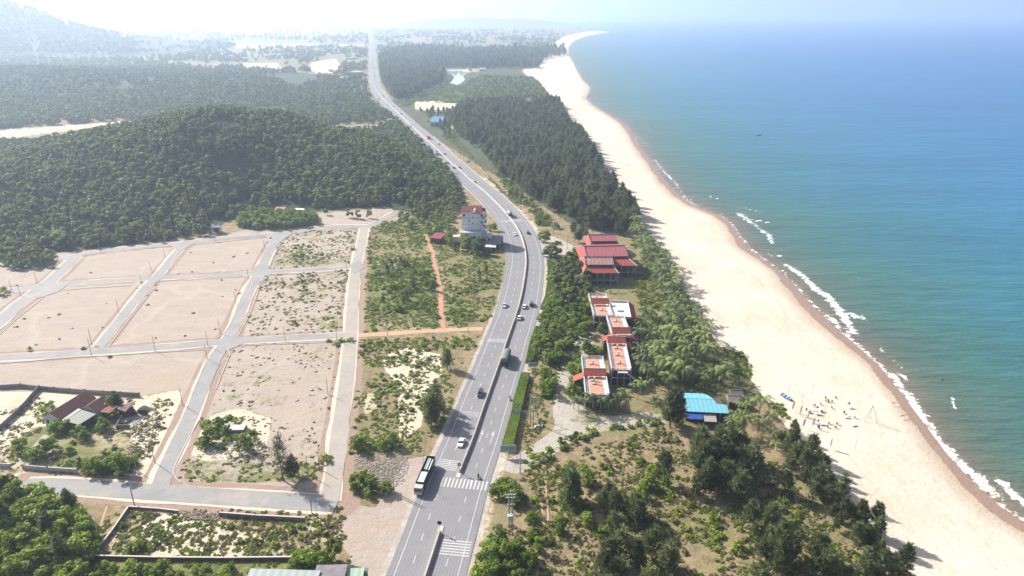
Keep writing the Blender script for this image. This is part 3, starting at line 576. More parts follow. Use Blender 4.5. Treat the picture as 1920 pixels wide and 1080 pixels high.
def truck(label, cabc, boxm, kind='box', L=8.0, name='truck', boxh=3.3):
    t = thing(name, label, 'truck', group='trucks on the highway'); W_ = 1.2; yf = L/2
    mb = MB(); mb.prism([(yf-2.0,.5),(yf,.5),(yf+.05,1.2),(yf-.1,1.45),(yf-.3,2.65),(yf-2.0,2.8)], -W_, W_); cab = mb.build('cab', paint(cabc), t)
    mb = MB(); mb.prism([(yf+.06,1.5),(yf-.08,2.4),(yf-.3,2.4),(yf-.2,1.5)], -W_+.12, W_-.12); mb.build('windscreen', GLASS, cab)
    for x in (-W_-.02, W_-.02): mb = MB(); mb.box((x+.02, yf-1.0, 2.0), (.04, 1.1, .7)); mb.build('side_window', GLASS, cab)
    for x in (-.85, .85): mb = MB(); mb.box((x, yf+.06, .85), (.4, .08, .22)); mb.build('headlight', LAMPM, cab)
    mb = MB(); mb.box((0, -1.1, .85), (.9, L-2.4, .3)); mb.build('chassis', BLACKM, t)
    yb, y2 = -yf, yf-2.3
    if kind == 'box': mb = MB(); mb.box((0, (yb+y2)/2, (1.05+boxh)/2+.02), (2.44, y2-yb, boxh-1.05)); mb.build('cargo_box', boxm, t)
    elif kind == 'tarp':
        mb = MB(); mb.box((0, (yb+y2)/2, 1.75), (2.46, y2-yb, 1.4)); mb.build('cargo_bed', simple('dark_bed', (.05,.06,.06), .7), t)
        mb = MB(); k = 12; yy = [yb+(y2-yb)*i/k for i in range(k+1)]; V_ = []
        for i, y in enumerate(yy):
            hh = boxh+.12*math.sin(i*2.3)-(.15 if i in (0, k) else 0)
            for x, z in ((-1.3, 2.3), (-1.32, hh-.35), (-.8, hh), (0, hh+.16), (.8, hh), (1.32, hh-.35), (1.3, 2.3)): V_.append((x, y, z))
        mb.add(V_, [(i*7+j, (i+1)*7+j, (i+1)*7+j+1, i*7+j+1) for i in range(k) for j in range(6)]+[tuple(range(7)), tuple(k*7+j for j in range(7))[::-1]]); mb.build('tarpaulin', boxm, t)
    else:                                       # long open trailer
        dm = simple('black_trailer', (.02,.022,.028), .5); mb = MB()
        for x in (-1.22, 1.22): mb.box((x, (yb+y2)/2, 2.05), (.1, y2-yb, 1.9))
        mb.box((0, yb, 2.05), (2.34, .1, 1.9)); mb.box((0, y2, 2.2), (2.34, .1, 2.2)); mb.box((0, (yb+y2)/2, 1.15), (2.34, y2-yb-.1, .12)); bed = mb.build('trailer', dm, t)
        wm = simple('white_load', (.44,.50,.50), .5, .08)
        mb = MB(); mb.box((0, y2-3.0, 2.2), (1.9, 5.0, 1.3)); mb.build('white_sheeted_load', wm, bed)
        for x in (-.75, .05, .6): mb = MB(); mb.box((x, yb+3.2, 2.1+.2*x), (.42, 5.6, .7)); mb.build('white_bundle', wm, bed)
        mb = MB(); mb.box((.3, y2-6.3, 2.0), (.9, .8, .6)); mb.build('dark_crate', GLASS, bed)
    ys = [yf-1.2, -yf+1.2, -yf+2.4]+([-yf+3.6, yf-3.6] if L > 11 else [])
    wheels(t, (-1.2, 1.2), ys, .5, .3); return t
def place(t, px, py, dirn, dx=0):
    """on the highway at photo pixel, dirn +1 away from the camera, -1 towards it"""
    g = g3(px, py); s = HS[np.argmin(np.hypot(HW[:, 0]-g.x, HW[:, 1]-g.y))]; _, _, tt = at_s(s)
    t.location = (g.x, g.y, .125); t.rotation_euler = (0, 0, math.atan2(tt[1], tt[0])-math.pi/2+(0 if dirn > 0 else math.pi)); return t
W_, D_, SV_ = (.75,.76,.76), (.03,.035,.05), (.45,.47,.5)
place(car('white sedan passing under the tree shadow on the near carriageway beside the barrier', W_), 865, 833, -1)
place(car('dark blue utility car heading down near the tall roadside casuarina', (.02,.035,.07), 'suv'), 901, 741, -1)
place(car('pale silver car alone on the inland carriageway of the bend', SV_), 946, 575, -1)
place(car('white car in the group of three on the seaward carriageway, beside the black pickup', W_), 983, 577, 1)
place(car('black high pickup on the seaward carriageway in the bend', D_, 'suv'), 997, 573, 1)
place(car('silver white sedan following behind the pair in the bend', (.62,.65,.7)), 974, 598, 1)
place(car('white car passing the tall pale building', W_), 965, 441, -1)
place(car('black sedan on the seaward carriageway opposite the tall pale building', D_), 990, 438, 1)
place(car('white hatchback north of the tarpaulin truck at the tree belt', W_), 878, 333, 1)
place(car('dark car following the white hatchback along the tree belt', (.03,.05,.09)), 890, 343, 1)
place(car('white van like car behind the red lorry', W_, 'suv'), 822, 271, 1); place(car('pale car beside the white lorry near the hill end', (.6,.6,.6), 'suv'), 833, 289, 1)
place(car('white car beside the inland verge above the red lorry', W_, 'suv'), 770, 237, -1); place(car('black car where the road leaves the hill woods', D_), 752, 214, 1)
for i, (a, b, dr, c) in enumerate(((851, 316, -1, D_), (862, 316, 1, D_), (727, 198, 1, SV_), (737, 200, 1, W_), (719, 181, 1, D_), (710, 186, -1, D_), (703, 129, 1, D_), (697, 122, -1, D_), (703, 142, 1, SV_), (699, 114, 1, D_), (701, 98, 1, D_), (694, 92, -1, W_))):
    place(car('tiny dark car side by side with another at the gantry' if i < 2 else 'tiny far car on the hazy stretch of the highway', c), a, b, dr)
place(truck('long black open trailer lorry with white load waiting beside the apron', (.46,.46,.44), None, 'open', 15.5), 797, 900, -1)
OLV = simple('olive_tarp', (.16,.19,.17), .8, .15, 1)
place(truck('covered lorry with olive tarpaulin beside the median barrier', (.05,.07,.06), OLV, 'tarp', 11.0, boxh=4.0), 952, 677, 1).location.x -= .6
place(truck('grey lorry in the bend beyond the tall pale building', (.35,.38,.4), simple('grey_box', (.33,.36,.38)), 'tarp', 8.5, boxh=3.5), 955, 405, 1)
place(truck('red lorry in the distance beside the blue roofed house', (.45,.06,.05), simple('red_box', (.42,.12,.1)), 'box', 9), 803, 260, 1)
place(truck('white fronted lorry near the end of the hill', (.7,.7,.7), simple('darkbox', (.12,.13,.15)), 'box', 8), 820, 290, -1)
place(truck('small dark lorry far along the hazy road', (.2,.22,.25), simple('dbox', (.1,.12,.16)), 'box', 8), 702, 128, 1)
def skin_person(name, label, verts, edges, rad, m, loc, rz, head=None, group=None):
    me = bpy.data.meshes.new(name); me.from_pydata(verts, edges, []); me.update(); me.materials.append(m); o = bpy.data.objects.new(name, me); C.objects.link(o)
    sm = o.modifiers.new('skin', 'SKIN'); o.modifiers.new('sub', 'SUBSURF').levels = 1
    for i, r in enumerate(rad): me.skin_vertices[0].data[i].radius = (r, r)
    me.skin_vertices[0].data[0].use_root = True; o.location = loc; o.rotation_euler = (0, 0, rz); tag(o, label, 'person', group); return o
CL1 = simple('dark_clothes', (.05,.045,.06), .8); CL2 = simple('red_clothes', (.28,.05,.06), .8); SKIN = simple('skin', (.35,.2,.13), .6)
def rider(px, py, dirn, lab, cl):
    g = g3(px, py); s = HS[np.argmin(np.hypot(HW[:, 0]-g.x, HW[:, 1]-g.y))]; tt = at_s(s)[2]; rz = math.atan2(tt[1], tt[0])-math.pi/2+(0 if dirn > 0 else math.pi); loc = (g.x, g.y, .125)
    t = thing('motorbike', lab[0], 'motorbike', loc, rz)
    mb = MB(); mb.prism([(-.75,.65),(-.3,.45),(.25,.4),(.55,.75),(.5,.95),(.3,.7),(-.2,.72),(-.8,.8)], -.14, .14); mb.build('body', paint((.12,.02,.02)), t)
    for y in (-.62, .62):
        mb = MB(); mb.tube((-.05, y, .29), (.05, y, .29), .29, n=14); mb.build('wheel', BLACKM, t)
    mb = MB(); mb.box((0, -.3, .8), (.28, .75, .1)); mb.build('seat', BLACKM, t)
    mb = MB(); mb.tube((-.35, .45, 1.05), (.35, .45, 1.05), .025); mb.tube((0, .45, 1.05), (0, .62, .3), .035); mb.build('handlebar', CHROME, t)
    V_ = [(0,-.25,.92),(0,-.22,1.2),(0,-.1,1.48),(0,-.06,1.62),(-.2,-.1,1.42),(-.3,.12,1.2),(-.32,.42,1.1),(.2,-.1,1.42),(.3,.12,1.2),(.32,.42,1.1),(-.12,-.22,.88),(-.2,.2,.86),(-.18,.08,.45),(.12,-.22,.88),(.2,.2,.86),(.18,.08,.45),(-.18,.22,.38),(.18,.22,.38)]
    E = [(0,1),(1,2),(2,3),(2,4),(4,5),(5,6),(2,7),(7,8),(8,9),(0,10),(10,11),(11,12),(0,13),(13,14),(14,15),(12,16),(15,17)]
    pr = skin_person('person', lab[1], V_, E, [.15,.15,.15,.07,.07,.055,.04,.07,.055,.04,.11,.08,.055,.11,.08,.055,.05,.05], cl, loc, rz)
    hm = bpy.data.meshes.new('helmet'); import bmesh; b = bmesh.new(); bmesh.ops.create_uvsphere(b, u_segments=12, v_segments=8, radius=.15); b.to_mesh(hm); b.free(); hm.materials.append(simple('helmet', (.08,.08,.1), .3)); h = link('helmet', hm, pr); h.location = (0, -.04, 1.77)
rider(897, 897, 1, ('dark red motorbike riding over the zebra crossing', 'person in dark clothes riding the motorbike over the zebra crossing'), CL1)
rider(956, 750, 1, ('small dark motorbike close to the trimmed hedge', 'person in dark clothes riding the motorbike beside the trimmed hedge'), CL2)
# parked car in the yard
c_ = car('white car parked under roadside trees in the gravel yard', W_, 'suv'); g = g3(1038, 722); c_.location = g; c_.rotation_euler[2] = .6; c_['group'] = 'parked car'
# ------------------------------------------------------------------ buildings
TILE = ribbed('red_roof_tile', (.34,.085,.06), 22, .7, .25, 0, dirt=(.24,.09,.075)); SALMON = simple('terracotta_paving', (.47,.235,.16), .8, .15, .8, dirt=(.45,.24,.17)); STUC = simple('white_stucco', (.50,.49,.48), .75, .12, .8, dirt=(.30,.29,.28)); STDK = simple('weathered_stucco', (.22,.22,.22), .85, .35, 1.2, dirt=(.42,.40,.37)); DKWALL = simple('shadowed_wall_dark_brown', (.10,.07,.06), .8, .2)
def frame_from(pl, pr, pb, z):
    """origin mid front edge, yaw, width, depth from three roof corner pixels at height z"""
    a, b, c = g3(*pl, z), g3(*pr, z), g3(*pb, z); ux = (b-a); W = ux.length; yaw = math.atan2(ux.y, ux.x); D = (c-a).dot(Vector((-math.sin(yaw), math.cos(yaw), 0)))
    o = (a+b)/2; return Vector((o.x, o.y, 0)), yaw, W, D
def resort(label, pl, pr, pb, z, roofs, stubs, wing=None, steps=False):
    o, yaw, W, D = frame_from(pl, pr, pb, z); t = thing('terrace_block', label, 'building', o, yaw, 'orange terraced resort blocks')
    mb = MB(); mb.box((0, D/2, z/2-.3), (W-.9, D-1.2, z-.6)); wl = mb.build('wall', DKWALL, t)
    mb = MB(); mb.box((0, D/2, z-.15), (W, D, .3)); mb.build('slab', STUC, t)
    mb = MB(); mb.box((0, D/2, z+.06), (W*.56, D-1.0, .12)); mb.build('terrace_paving', SALMON, t)
    pm = MB()
    k = max(2, int(D/2.1))
    for sx_ in (-1, 1):
        for i in range(k+1): pm.box((sx_*(W/2-.2), D*i/k*.98+.15, z+.55), (.4, .35, 1.1))
        pm.box((sx_*(W/2-.2), D/2, z+.4), (.22, D-.5, .35)); pm.box((sx_*(W/2-.2), D/2, z+.98), (.3, D-.5, .14))
    pm.build('parapet', STUC, t)
    mb = MB(); k2 = max(2, int(W/2.4))
    for y in (.2, D-.2):
        for i in range(1, k2): mb.box((-W/2+W*i/k2, y, z+.45), (.22, .22, .9))
        mb.box((0, y, z+.95), (W-.8, .26, .14)); mb.box((0, y, z+.2), (W-.8, .18, .3))
    mb.build('parapet', STUC, t)
    for x in (-W/2+.2, -W/6, W/6, W/2-.2):
        mb = MB(); mb.box((x, .0, (z-.3)/2), (.34, .34, z-.3)); mb.build('column', STUC, t)
    for x in (-W/3, 0, W/3): mb = MB(); mb.box((x, .57, z*.45), (1.3, .08, 1.6)); mb.build('window', GLASS, wl)
    mb = MB(); mb.box((0, .05, z*.5), (W, .3, .3)); mb.build('balcony_beam', STUC, t)
    for y in roofs:
        y *= D; mb = MB(); mb.add([(-W/2+.1, y-1.5, z+1.2), (W/2-.1, y-1.5, z+1.2), (W/2-.1, y+.9, z+2.9), (-W/2+.1, y+.9, z+2.9), (-W/2+.1, y+1.5, z+2.4), (W/2-.1, y+1.5, z+2.4), (-W/2+.1, y-1.5, z+1.0), (W/2-.1, y-1.5, z+1.0)], [(0,1,2,3), (3,2,5,4), (1,0,6,7), (6,4,5,7), (0,3,4,6), (2,1,7,5)]); mb.build('tiled_roof', TILE, t)
        mb = MB()
        for x in (-W/2+.35, W/2-.35):
            for yy in (y-1.2, y+1.2): mb.box((x, yy, z+.6), (.28, .28, 1.3))
        mb.box((0, y+.95, z+2.93), (W, .2, .14)); mb.build('roof_post', STUC, t)
    for y, x in stubs:
        mb = MB(); mb.box((x, y*D, z+.8), (.5, .5, 1.5), 0, (.75, .75)); mb.box((x, y*D, z+1.62), (.65, .65, .14)); mb.box((x-.9, y*D-.2, z+.35), (.9, .7, .5)); mb.build('vent_stack', STUC, t)
    if wing:
        for sx_, y, w_ in wing:
            y *= D; x0 = sx_*W/2; x1 = sx_*(W/2+w_); mb = MB(); mb.add([(x0, y-2, z+1.1), (x1, y-2, z-.6), (x1, y+2, z-.6), (x0, y+2, z+1.1), (x0, y-2, z+.8), (x1, y-2, z-.9), (x1, y+2, z-.9), (x0, y+2, z+.8)], [(0,1,2,3)[::sx_ if sx_ > 0 else -1], (4,5,6,7), (0,4,5,1), (1,5,6,2), (2,6,7,3), (3,7,4,0)]); mb.build('side_roof', TILE, t)
            mb = MB(); mb.box(((x0+x1)/2, y, (z-1)/2), (w_-.4, 3.4, z-1.6)); mb.build('side_bay', DKWALL, t)
            for yy in (-1.8, 1.8): mb = MB(); mb.box((x1-sx_*.15, y+yy, (z-.8)/2), (.28, .28, z-.8)); mb.build('column', STUC, t)
    if steps:
        st = MB(); m_ = 14
        for i in range(m_): st.box((W/2*.4+.6+i*.55, -.9, z*.95-(i+1)*z*.95/m_+.05), (.62, 1.5, .28))
        st.box((.5, -.9, z-.2), (W*.5, 1.6, .2)); st.build('stairs', STUC, t)
    return t
resort('northernmost two-part orange terrace block beside the lawn', (1113,593), (1149,593), (1117,553), 6, [.52], [(.25,.3), (.85,-.3)])
o = resort('long orange terrace block with one red roof strip below the grey courtyard', (1148,632), (1184,632), (1152,594), 6.3, [.12], [(.4,0), (.75,0)], wing=[(-1,-.03,4), (1,-.05,2.5)])
resort('southern long orange terrace block with an outside stair', (1146,694), (1184,695), (1149,641), 6.3, [.93], [(.22,0), (.5,0), (.75,0)], wing=[(1,.9,2.5)], steps=True)
resort('front orange terrace block by the row of young coconut palms', (1097,741), (1143,742), (1104,671), 5.2, [.48], [(.28,0), (.36,-.4), (.82,0)], wing=[(-1,.45,3.6)])
# grey courtyard with a sloping red side roof
o, yaw, W, D = frame_from((1150,596), (1183,597), (1152,566), 6); t = thing('courtyard_terrace', 'grey flat courtyard terrace with a red side roof between two orange blocks', 'building', o+Vector((0,0,0)), yaw)
mb = MB(); mb.box((0, D/2, 2.8), (W, D-.2, 5.5)); mb.build('wall', DKWALL, t); mb = MB(); mb.box((0, D/2, 5.75), (W+.3, D, .35)); mb.build('slab', simple('pale_screed', (.5,.48,.47), .8, .15), t)
mb = MB(); mb.box((0, D-.15, 6.3), (W, .3, .8)); mb.box((0, .15, 6.3), (W, .3, .8)); mb.box((W/2, D/2, 6.3), (.3, D, .8)); mb.build('parapet', STUC, t)
mb = MB(); mb.add([(W/2, 0, 6.7), (W/2+2.9, 0, 4.6), (W/2+2.9, D, 4.6), (W/2, D, 6.7), (W/2, 0, 6.4), (W/2+2.9, 0, 4.3), (W/2+2.9, D, 4.3), (W/2, D, 6.4)], [(0,1,2,3), (7,6,5,4), (0,4,5,1), (1,5,6,2), (2,6,7,3), (3,7,4,0)]); mb.build('side_roof', ribbed('dark_red_tile', (.33,.05,.04), 22, .7, .2, 1), t)
mb = MB(); mb.box((-.5, D*.45, 6.2), (2.2, 2.0, .6)); mb.build('planter', STUC, t)
for y in (.3, D/2, D-.3): mb = MB(); mb.box((W/2+2.7, y, 2.2), (.28, .28, 4.4)); mb.build('column', STUC, t)
# pavilion restaurants with two-tier red roofs on stilts
PINKT = ribbed('faded_red_tile', (.31,.095,.105), 3.2, .75, .2, 0, dirt=(.27,.11,.12)); REDT = ribbed('bright_red_tile', (.30,.072,.055), 20, .7, .2, 0, dirt=(.27,.08,.07)); RIDGE = simple('mossy_ridge', (.09,.08,.09), .9, .4, 1); DECKM = simple('grey_deck', (.30,.31,.33), .8, .2)
def pavilion(label, pl, pr, pb, z, upmat, zup=2.6, deck=True):
    o, yaw, W, D = frame_from(pl, pr, pb, z); t = thing('pavilion_restaurant', label, 'building', o, yaw, 'red roofed beach pavilions')
    x0, x1 = W/2, W/2*.76; y0, y1 = D*.24, D*.86
    def frust(xb, yb0, yb1, xt, yt0, yt1, zb, zt, m, name, parent=t):
        mb = MB(); mb.add([(-xb, yb0, zb), (xb, yb0, zb), (xb, yb1, zb), (-xb, yb1, zb), (-xt, yt0, zt), (xt, yt0, zt), (xt, yt1, zt), (-xt, yt1, zt)], [(3,2,1,0), (4,5,6,7), (0,1,5,4), (1,2,6,5), (2,3,7,6), (3,0,4,7)]); return mb.build(name, m, parent)
    frust(x0, 0, D, x1, y0, y1, z, z+1.9, REDT, 'lower_roof'); zc = z+1.9
    mb = MB(); mb.box((0, (y0+y1)/2, zc+.35), (2*x1-.8, (y1-y0)-.8, .7)); mb.build('clerestory', DKWALL, t)
    a = .35; ym = (y0+y1)/2; zu = zc+.75; mb = MB(); mb.add([(-x1-a, y0-a, zu), (x1+a, y0-a, zu), (x1+a, ym, zu+zup), (-x1-a, ym, zu+zup), (x1+a, y1+a, zu), (-x1-a, y1+a, zu)], [(0,1,2,3), (3,2,4,5), (0,5,4,1)[::-1], (0,3,5), (1,4,2)]); up = mb.build('upper_roof', upmat, t)
    rg = MB(); rg.box((0, ym, zu+zup+.1), (2*x1+.8, .55, .4)); rg.box((0, y0-a, zu+.02), (2*x1+.9, .35, .35))
    for sx_ in (-1, 1):
        rg.tube((sx_*(x1+a), y0-a, zu+.1), (sx_*(x1+a), ym, zu+zup+.15), .22, n=6); rg.tube((sx_*(x1+a), y1+a, zu+.1), (sx_*(x1+a), ym, zu+zup+.15), .22, n=6); rg.tube((sx_*(x1+a), ym, zu+zup+.1), (sx_*(x1+1.0), ym, zu+zup+1.0), .22, .08, n=6)
    rg.build('ridge', RIDGE, t)
    mb = MB()
    for sx_ in (-1, 1):
        for (yb, yt) in ((0, y0), (D, y1)):
            mb.tube((sx_*x0, yb, z+.1), (sx_*x1, yt, zc+.12), .18, n=6); mb.tube((sx_*x0, yb, z+.1), (sx_*(x0+.5), yb+(-.4 if yb == 0 else .4), z+.65), .16, .05, n=6)
    mb.build('hip_trim', STUC, t)
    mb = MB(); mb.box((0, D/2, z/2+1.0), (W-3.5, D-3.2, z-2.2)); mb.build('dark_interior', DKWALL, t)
    if deck: mb = MB(); mb.box((0, D/2, 2.3), (W+.6, D+.6, .3)); mb.build('deck', DECKM, t); mb = MB(); mb.box((0, -.2, 3.4), (W+.4, .08, .1)); mb.box((0, -.2, 2.95), (W+.4, .06, .07)); mb.box((W/2+.2, D/2, 3.4), (.08, D, .1)); mb.build('railing', DECKM, t)
    k = max(4, int(W/3.6))
    for i in range(k+1):
        x = -W/2+.3+(W-.6)*i/k; mb = MB(); mb.box((x, .2, z/2), (.38, .38, z)); mb.build('column', simple('grey_column', (.42,.43,.46), .8) if i == 0 and label else DECKM, t)
    return t
pavilion('northern small pavilion with a single dusty pink tiled roof', (1103,466), (1166,465), (1107,445), 5.0, PINKT, 1.9, False)
pavilion('largest middle pavilion with a faded pink upper roof and bright red skirt', (1094,500), (1194,498), (1104,463), 6.3, PINKT, 2.6)
pavilion('front pavilion on white stilts with a weathered brown upper roof', (1093,512), (1160,512), (1100,486), 6.5, ribbed('weathered_tile', (.28,.15,.13), 3.2, .85, .4, 0, dirt=(.34,.31,.30)), 2.0)
o, yaw, W, D = frame_from((1078,512), (1098,513), (1079,497), 4); 
t = thing('red_annex', 'low weathered red roofed annex stepping down beside the front pavilion', 'building', (o.x, o.y, 0), yaw)
for k in range(3): mb = MB(); mb.box((0, D/2+2-k*3.2, 3.2-k*.3), (W*.9, 2.2, .25)); mb.build('roof_strip', (TILE, STUC, TILE)[k], t)
mb = MB(); mb.box((0, D/2-1, 1.4), (W*.8, D, 2.8)); mb.build('wall', DKWALL, t)
# tall pale building
LIL = simple('lilac_white_wall', (.78,.75,.79), .8, .06, .3, dirt=(.60,.57,.61)); o = g3(889, 463); yaw = .02
t = thing('tall_narrow_house', 'tall lilac white narrow building with brown red roof beside the highway', 'building', (o.x, o.y+3, 0), yaw)
mb = MB(); mb.box((-.6, 8.5, 9.7), (13.6, 9, 19.4)); wl = mb.build('wall', LIL, t)
mb = MB()
for z in (8.2, 12.0, 15.8): mb.box((-.6, 3.96, z), (13.7, .12, .18))
for x in (-3.2, 3.6): mb.box((x, 3.95, 13.4), (.18, .1, 11.6))
mb.build('band', simple('lilac_band', (.42,.38,.42)), wl)
for x, z, s in ((-6, 17.6, 1.3), (-.9, 16.2, .7), (-2.7, 14.2, .6), (-.9, 12.4, .7), (4.6, 17.4, 1.3), (5.6, 15.9, 1.1), (5.6, 11, 1.0), (4.6, 13.2, 1)): mb = MB(); mb.box((x, 3.97, z), (s, .1, s*1.1)); mb.build('window', GLASS, wl)
for z in (7, 10.5, 14, 17.3):
    mb = MB(); mb.box((6.9, 8, z-1.4), (1.4, 8, .2)); mb.box((7.5, 8, z-.8), (.12, 8, .9)); mb.build('balcony', LIL, t)
RT = ribbed('brown_red_tile', (.27,.09,.07), 14, .8, .25, 0, dirt=(.16,.07,.06)); mb = MB(); x0, x1 = -7.5, 4.6
mb.add([(x0, 3.7, 19.4), (x1, 3.7, 19.4), (x1, 8.5, 22.3), (x0, 8.5, 22.3), (x1, 13.3, 19.4), (x0, 13.3, 19.4)], [(0,1,2,3), (3,2,4,5), (0,5,4,1), (0,3,5), (1,4,2)]); mb.build('roof', RT, t)
mb = MB(); mb.add([(4.6, 4.2, 18.7), (6.9, 4.2, 18.7), (6.9, 8.5, 21), (4.6, 8.5, 21), (6.9, 12.8, 18.7), (4.6, 12.8, 18.7)], [(0,1,2,3), (3,2,4,5), (0,5,4,1), (0,3,5), (1,4,2)]); mb.build('roof', RT, t)
mb = MB(); mb.box((.6, 4.6, 20.3), (2.2, 2.6, 2.0), 0, (.2, 1)); mb.build('dormer', LIL, t); mb = MB(); mb.tube((1.2, 5, 20), (1.2, 5, 22.2), .35); mb.build('water_tank', CHROME, t)
mb = MB(); mb.box((1.6, 3.85, 18.95), (5.6, .2, .9)); sg = mb.build('sign_board', simple('orange_sign', (.50,.16,.05), .6), t); mb = MB()
for i in range(9): mb.box((-.7+i*.56, 3.72, 18.95), (.3, .06, .42))
mb.build('lettering', simple('yellow_letters', (.75,.55,.12)), sg)
mb = MB(); mb.box((-1.6, .9, 3.9), (11.6, 6.1, 7.8)); wl = mb.build('wall', LIL, t); mb = MB(); mb.box((-2, .9, 8.3), (11, 5.4, .2)); mb.build('terrace_roof', simple('terrace_grey', (.45,.42,.45)), t)
mb = MB(); mb.box((-2, -2.1, 8.3), (12.2, .25, 1.0)); mb.box((-7.9, 1, 8.3), (.25, 6, 1.0)); mb.build('parapet', LIL, t)
for x in (-4.5, 0, 3): 
    for z in (2.2, 5.6): mb = MB(); mb.box((x, -2.18, z), (1.6, .1, 1.7)); mb.build('window', GLASS, wl)
mb = MB(); mb.box((7.4, 1.2, 3.1), (6.4, 7, 6.2)); wl = mb.build('wall', STUC, t); mb = MB(); mb.box((7.4, -2.2, 6.9), (6.6, .1, .1)); mb.box((7.4, -2.2, 6.55), (6.6, .1, .1)); mb.box((10.6, 1.2, 6.8), (.1, 7, .5)); mb.build('terrace_rail', WHITEM, t)
mb = MB(); mb.box((5.6, -2.4, 6.1), (5.5, .2, .8)); sg = mb.build('sign_board', simple('red_white_sign', (.55,.32,.32), .6), t); mb = MB()
for i in range(7): mb.box((3.6+i*.62, -2.52, 6.1), (.36, .05, .42))
mb.build('lettering', simple('red_letters', (.5,.06,.06)), sg)
for x in (6, 9): mb = MB(); mb.box((x, -2.33, 4.2), (1.6, .1, 1.6)); mb.build('window', GLASS, wl)
mb = MB(); mb.box((-10.3, 2.5, 3.8), (4.8, 4.5, 3.2)); mb.box((-12.3, 2.5, 1.5), (.5, 4.5, 3)); mb.build('side_annex', simple('beige_wall', (.48,.42,.38), .8), t)
def shed(name, label, pl, pr, pb, z, roofm, rise=1.2, wallm=None, over=.0, mono=False, posts=0, cat='shed'):
    o, yaw, W, D = frame_from(pl, pr, pb, z); t = thing(name, label, cat, o, yaw)
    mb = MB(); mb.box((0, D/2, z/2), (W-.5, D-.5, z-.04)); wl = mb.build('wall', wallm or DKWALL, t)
    mb = MB()
    if mono: mb.add([(-W/2, 0, z), (W/2, 0, z), (W/2, D, z+rise), (-W/2, D, z+rise), (-W/2, 0, z+.12), (W/2, 0, z+.12), (W/2, D, z+rise+.12), (-W/2, D, z+rise+.12)], [(3,2,1,0), (4,5,6,7), (0,1,5,4), (1,2,6,5), (2,3,7,6), (3,0,4,7)])
    else: mb.add([(-W/2, 0, z), (W/2, 0, z), (W/2, D/2, z+rise), (-W/2, D/2, z+rise), (W/2, D, z), (-W/2, D, z)], [(0,1,2,3), (3,2,4,5), (0,5,4,1), (0,3,5), (1,4,2)])
    mb.build('roof', roofm, t)
    if not mono: mb = MB(); mb.box((0, D/2, z+rise+.04), (W, .3, .14)); mb.build('ridge', roofm, t)
    for i in range(posts): mb = MB(); mb.box((-W/2+.2+(W-.4)*i/max(1, posts-1), .1, z/2), (.2, .2, z)); mb.build('post', STUC, t)
    for x in (-W/4, W/4): mb = MB(); mb.box((x, .22, z*.5), (min(1.4, W/5), .08, z*.35)); mb.build('window', GLASS, wl)
    return t
BLUE = ribbed('blue_corrugated_metal', (.15,.39,.48), 4.2, .45, .16, 0, dirt=(.18,.36,.42)); DGREY = ribbed('dark_sheet_metal', (.14,.16,.18), 8, .6, .2); 
o, yaw, W, D = frame_from((1283,771), (1367,775), (1287,738), 4.2); t = thing('blue_roof_shed', 'large open shed with a light blue metal roof behind the beach', 'shed', o, yaw)
mb = MB(); e = .15; xr = W/2-4.0
mb.poly([(-W/2, 0, 4.2), (W/2, 0, 4.2), (W/2, D*.40, 4.7), (xr+.9, D*.42, 4.72), (xr, D*.62, 5.0), (-W/2, D*.62, 5.0)], e); mb.poly([(-W/2, D*.62, 5.08), (xr, D*.62, 5.08), (xr-1.1, D*.86, 4.8), (xr-2.6, D, 4.5), (-W/2+1, D, 4.5)], e); mb.build('roof', BLUE, t)
mb = MB(); mb.box((0, D/2-.3, 1.9), (W-1.6, D-2.2, 3.8)); mb.build('dark_interior', DKWALL, t)
for i in range(7): mb = MB(); mb.box((-W/2+.3+(W-.6)*i/6, .25, 2.0), (.16, .16, 4.0)); mb.build('post', DECKM, t)
mb = MB(); mb.poly([(-W/2+.6, -2.6, 2.9), (-W/2+6, -2.6, 2.9), (-W/2+6, .1, 3.7), (-W/2+.6, .1, 3.7)], .05); tag_ = mb.build('blue_tarpaulin', simple('deep_blue_tarp', (.03,.10,.38), .6), t)
mb = MB(); mb.poly([(-W/2+6.4, -3.2, 2.6), (-W/2+10.5, -3.2, 2.6), (-W/2+10.5, .1, 3.5), (-W/2+6.4, .1, 3.5)], .18); mb.build('thatch_porch', simple('worn_thatch', (.38,.33,.30), .95, .3, 2), t)
shed('thatched_hut', 'brown thatched beach hut beyond the blue roofed shed', (1366,754), (1398,755), (1370,741), 2.8, simple('thatch', (.25,.205,.175), .95, .35, 2.5), 1.4, cat='hut')
shed('thatched_hut', 'darker thatched hut half hidden by palms behind the brown hut', (1370,741), (1394,742), (1374,731), 2.8, simple('dark_thatch', (.16,.14,.13), .95, .35, 2.5), 1.2, cat='hut')
shed('roadside_shed', 'dark metal roofed shop lean-to beside the tall pale building', (913,457), (938,458), (914,443), 3.5, DGREY, .8, mono=True, posts=4)
shed('roadside_shed', 'small shed with a pale sheet roof in front of the tall building', (907,464), (930,464), (909,460), 3, simple('pale_sheet', (.55,.58,.58), .5), .3, mono=True)
shed('red_hut', 'small crimson roofed hut in bushes inland of the tall building', (806,446), (826,448), (809,438), 3.2, ribbed('crimson_sheet', (.24,.05,.075), 8), .8, mono=True, cat='hut')
shed('woodland_cottage', 'small cottage with an orange red roof at the foot of the hill woods', (513,396), (533,396), (517,388), 3.4, ribbed('rose_tile', (.46,.20,.16), 10), 1.6, STUC, cat='house')
shed('pale_long_house', 'low white roofed shed at the wood edge beside the orange roofed cottage', (551,393), (570,394), (552,391), 3, simple('pale_sheet_roof', (.6,.58,.55)), .3, mono=True)
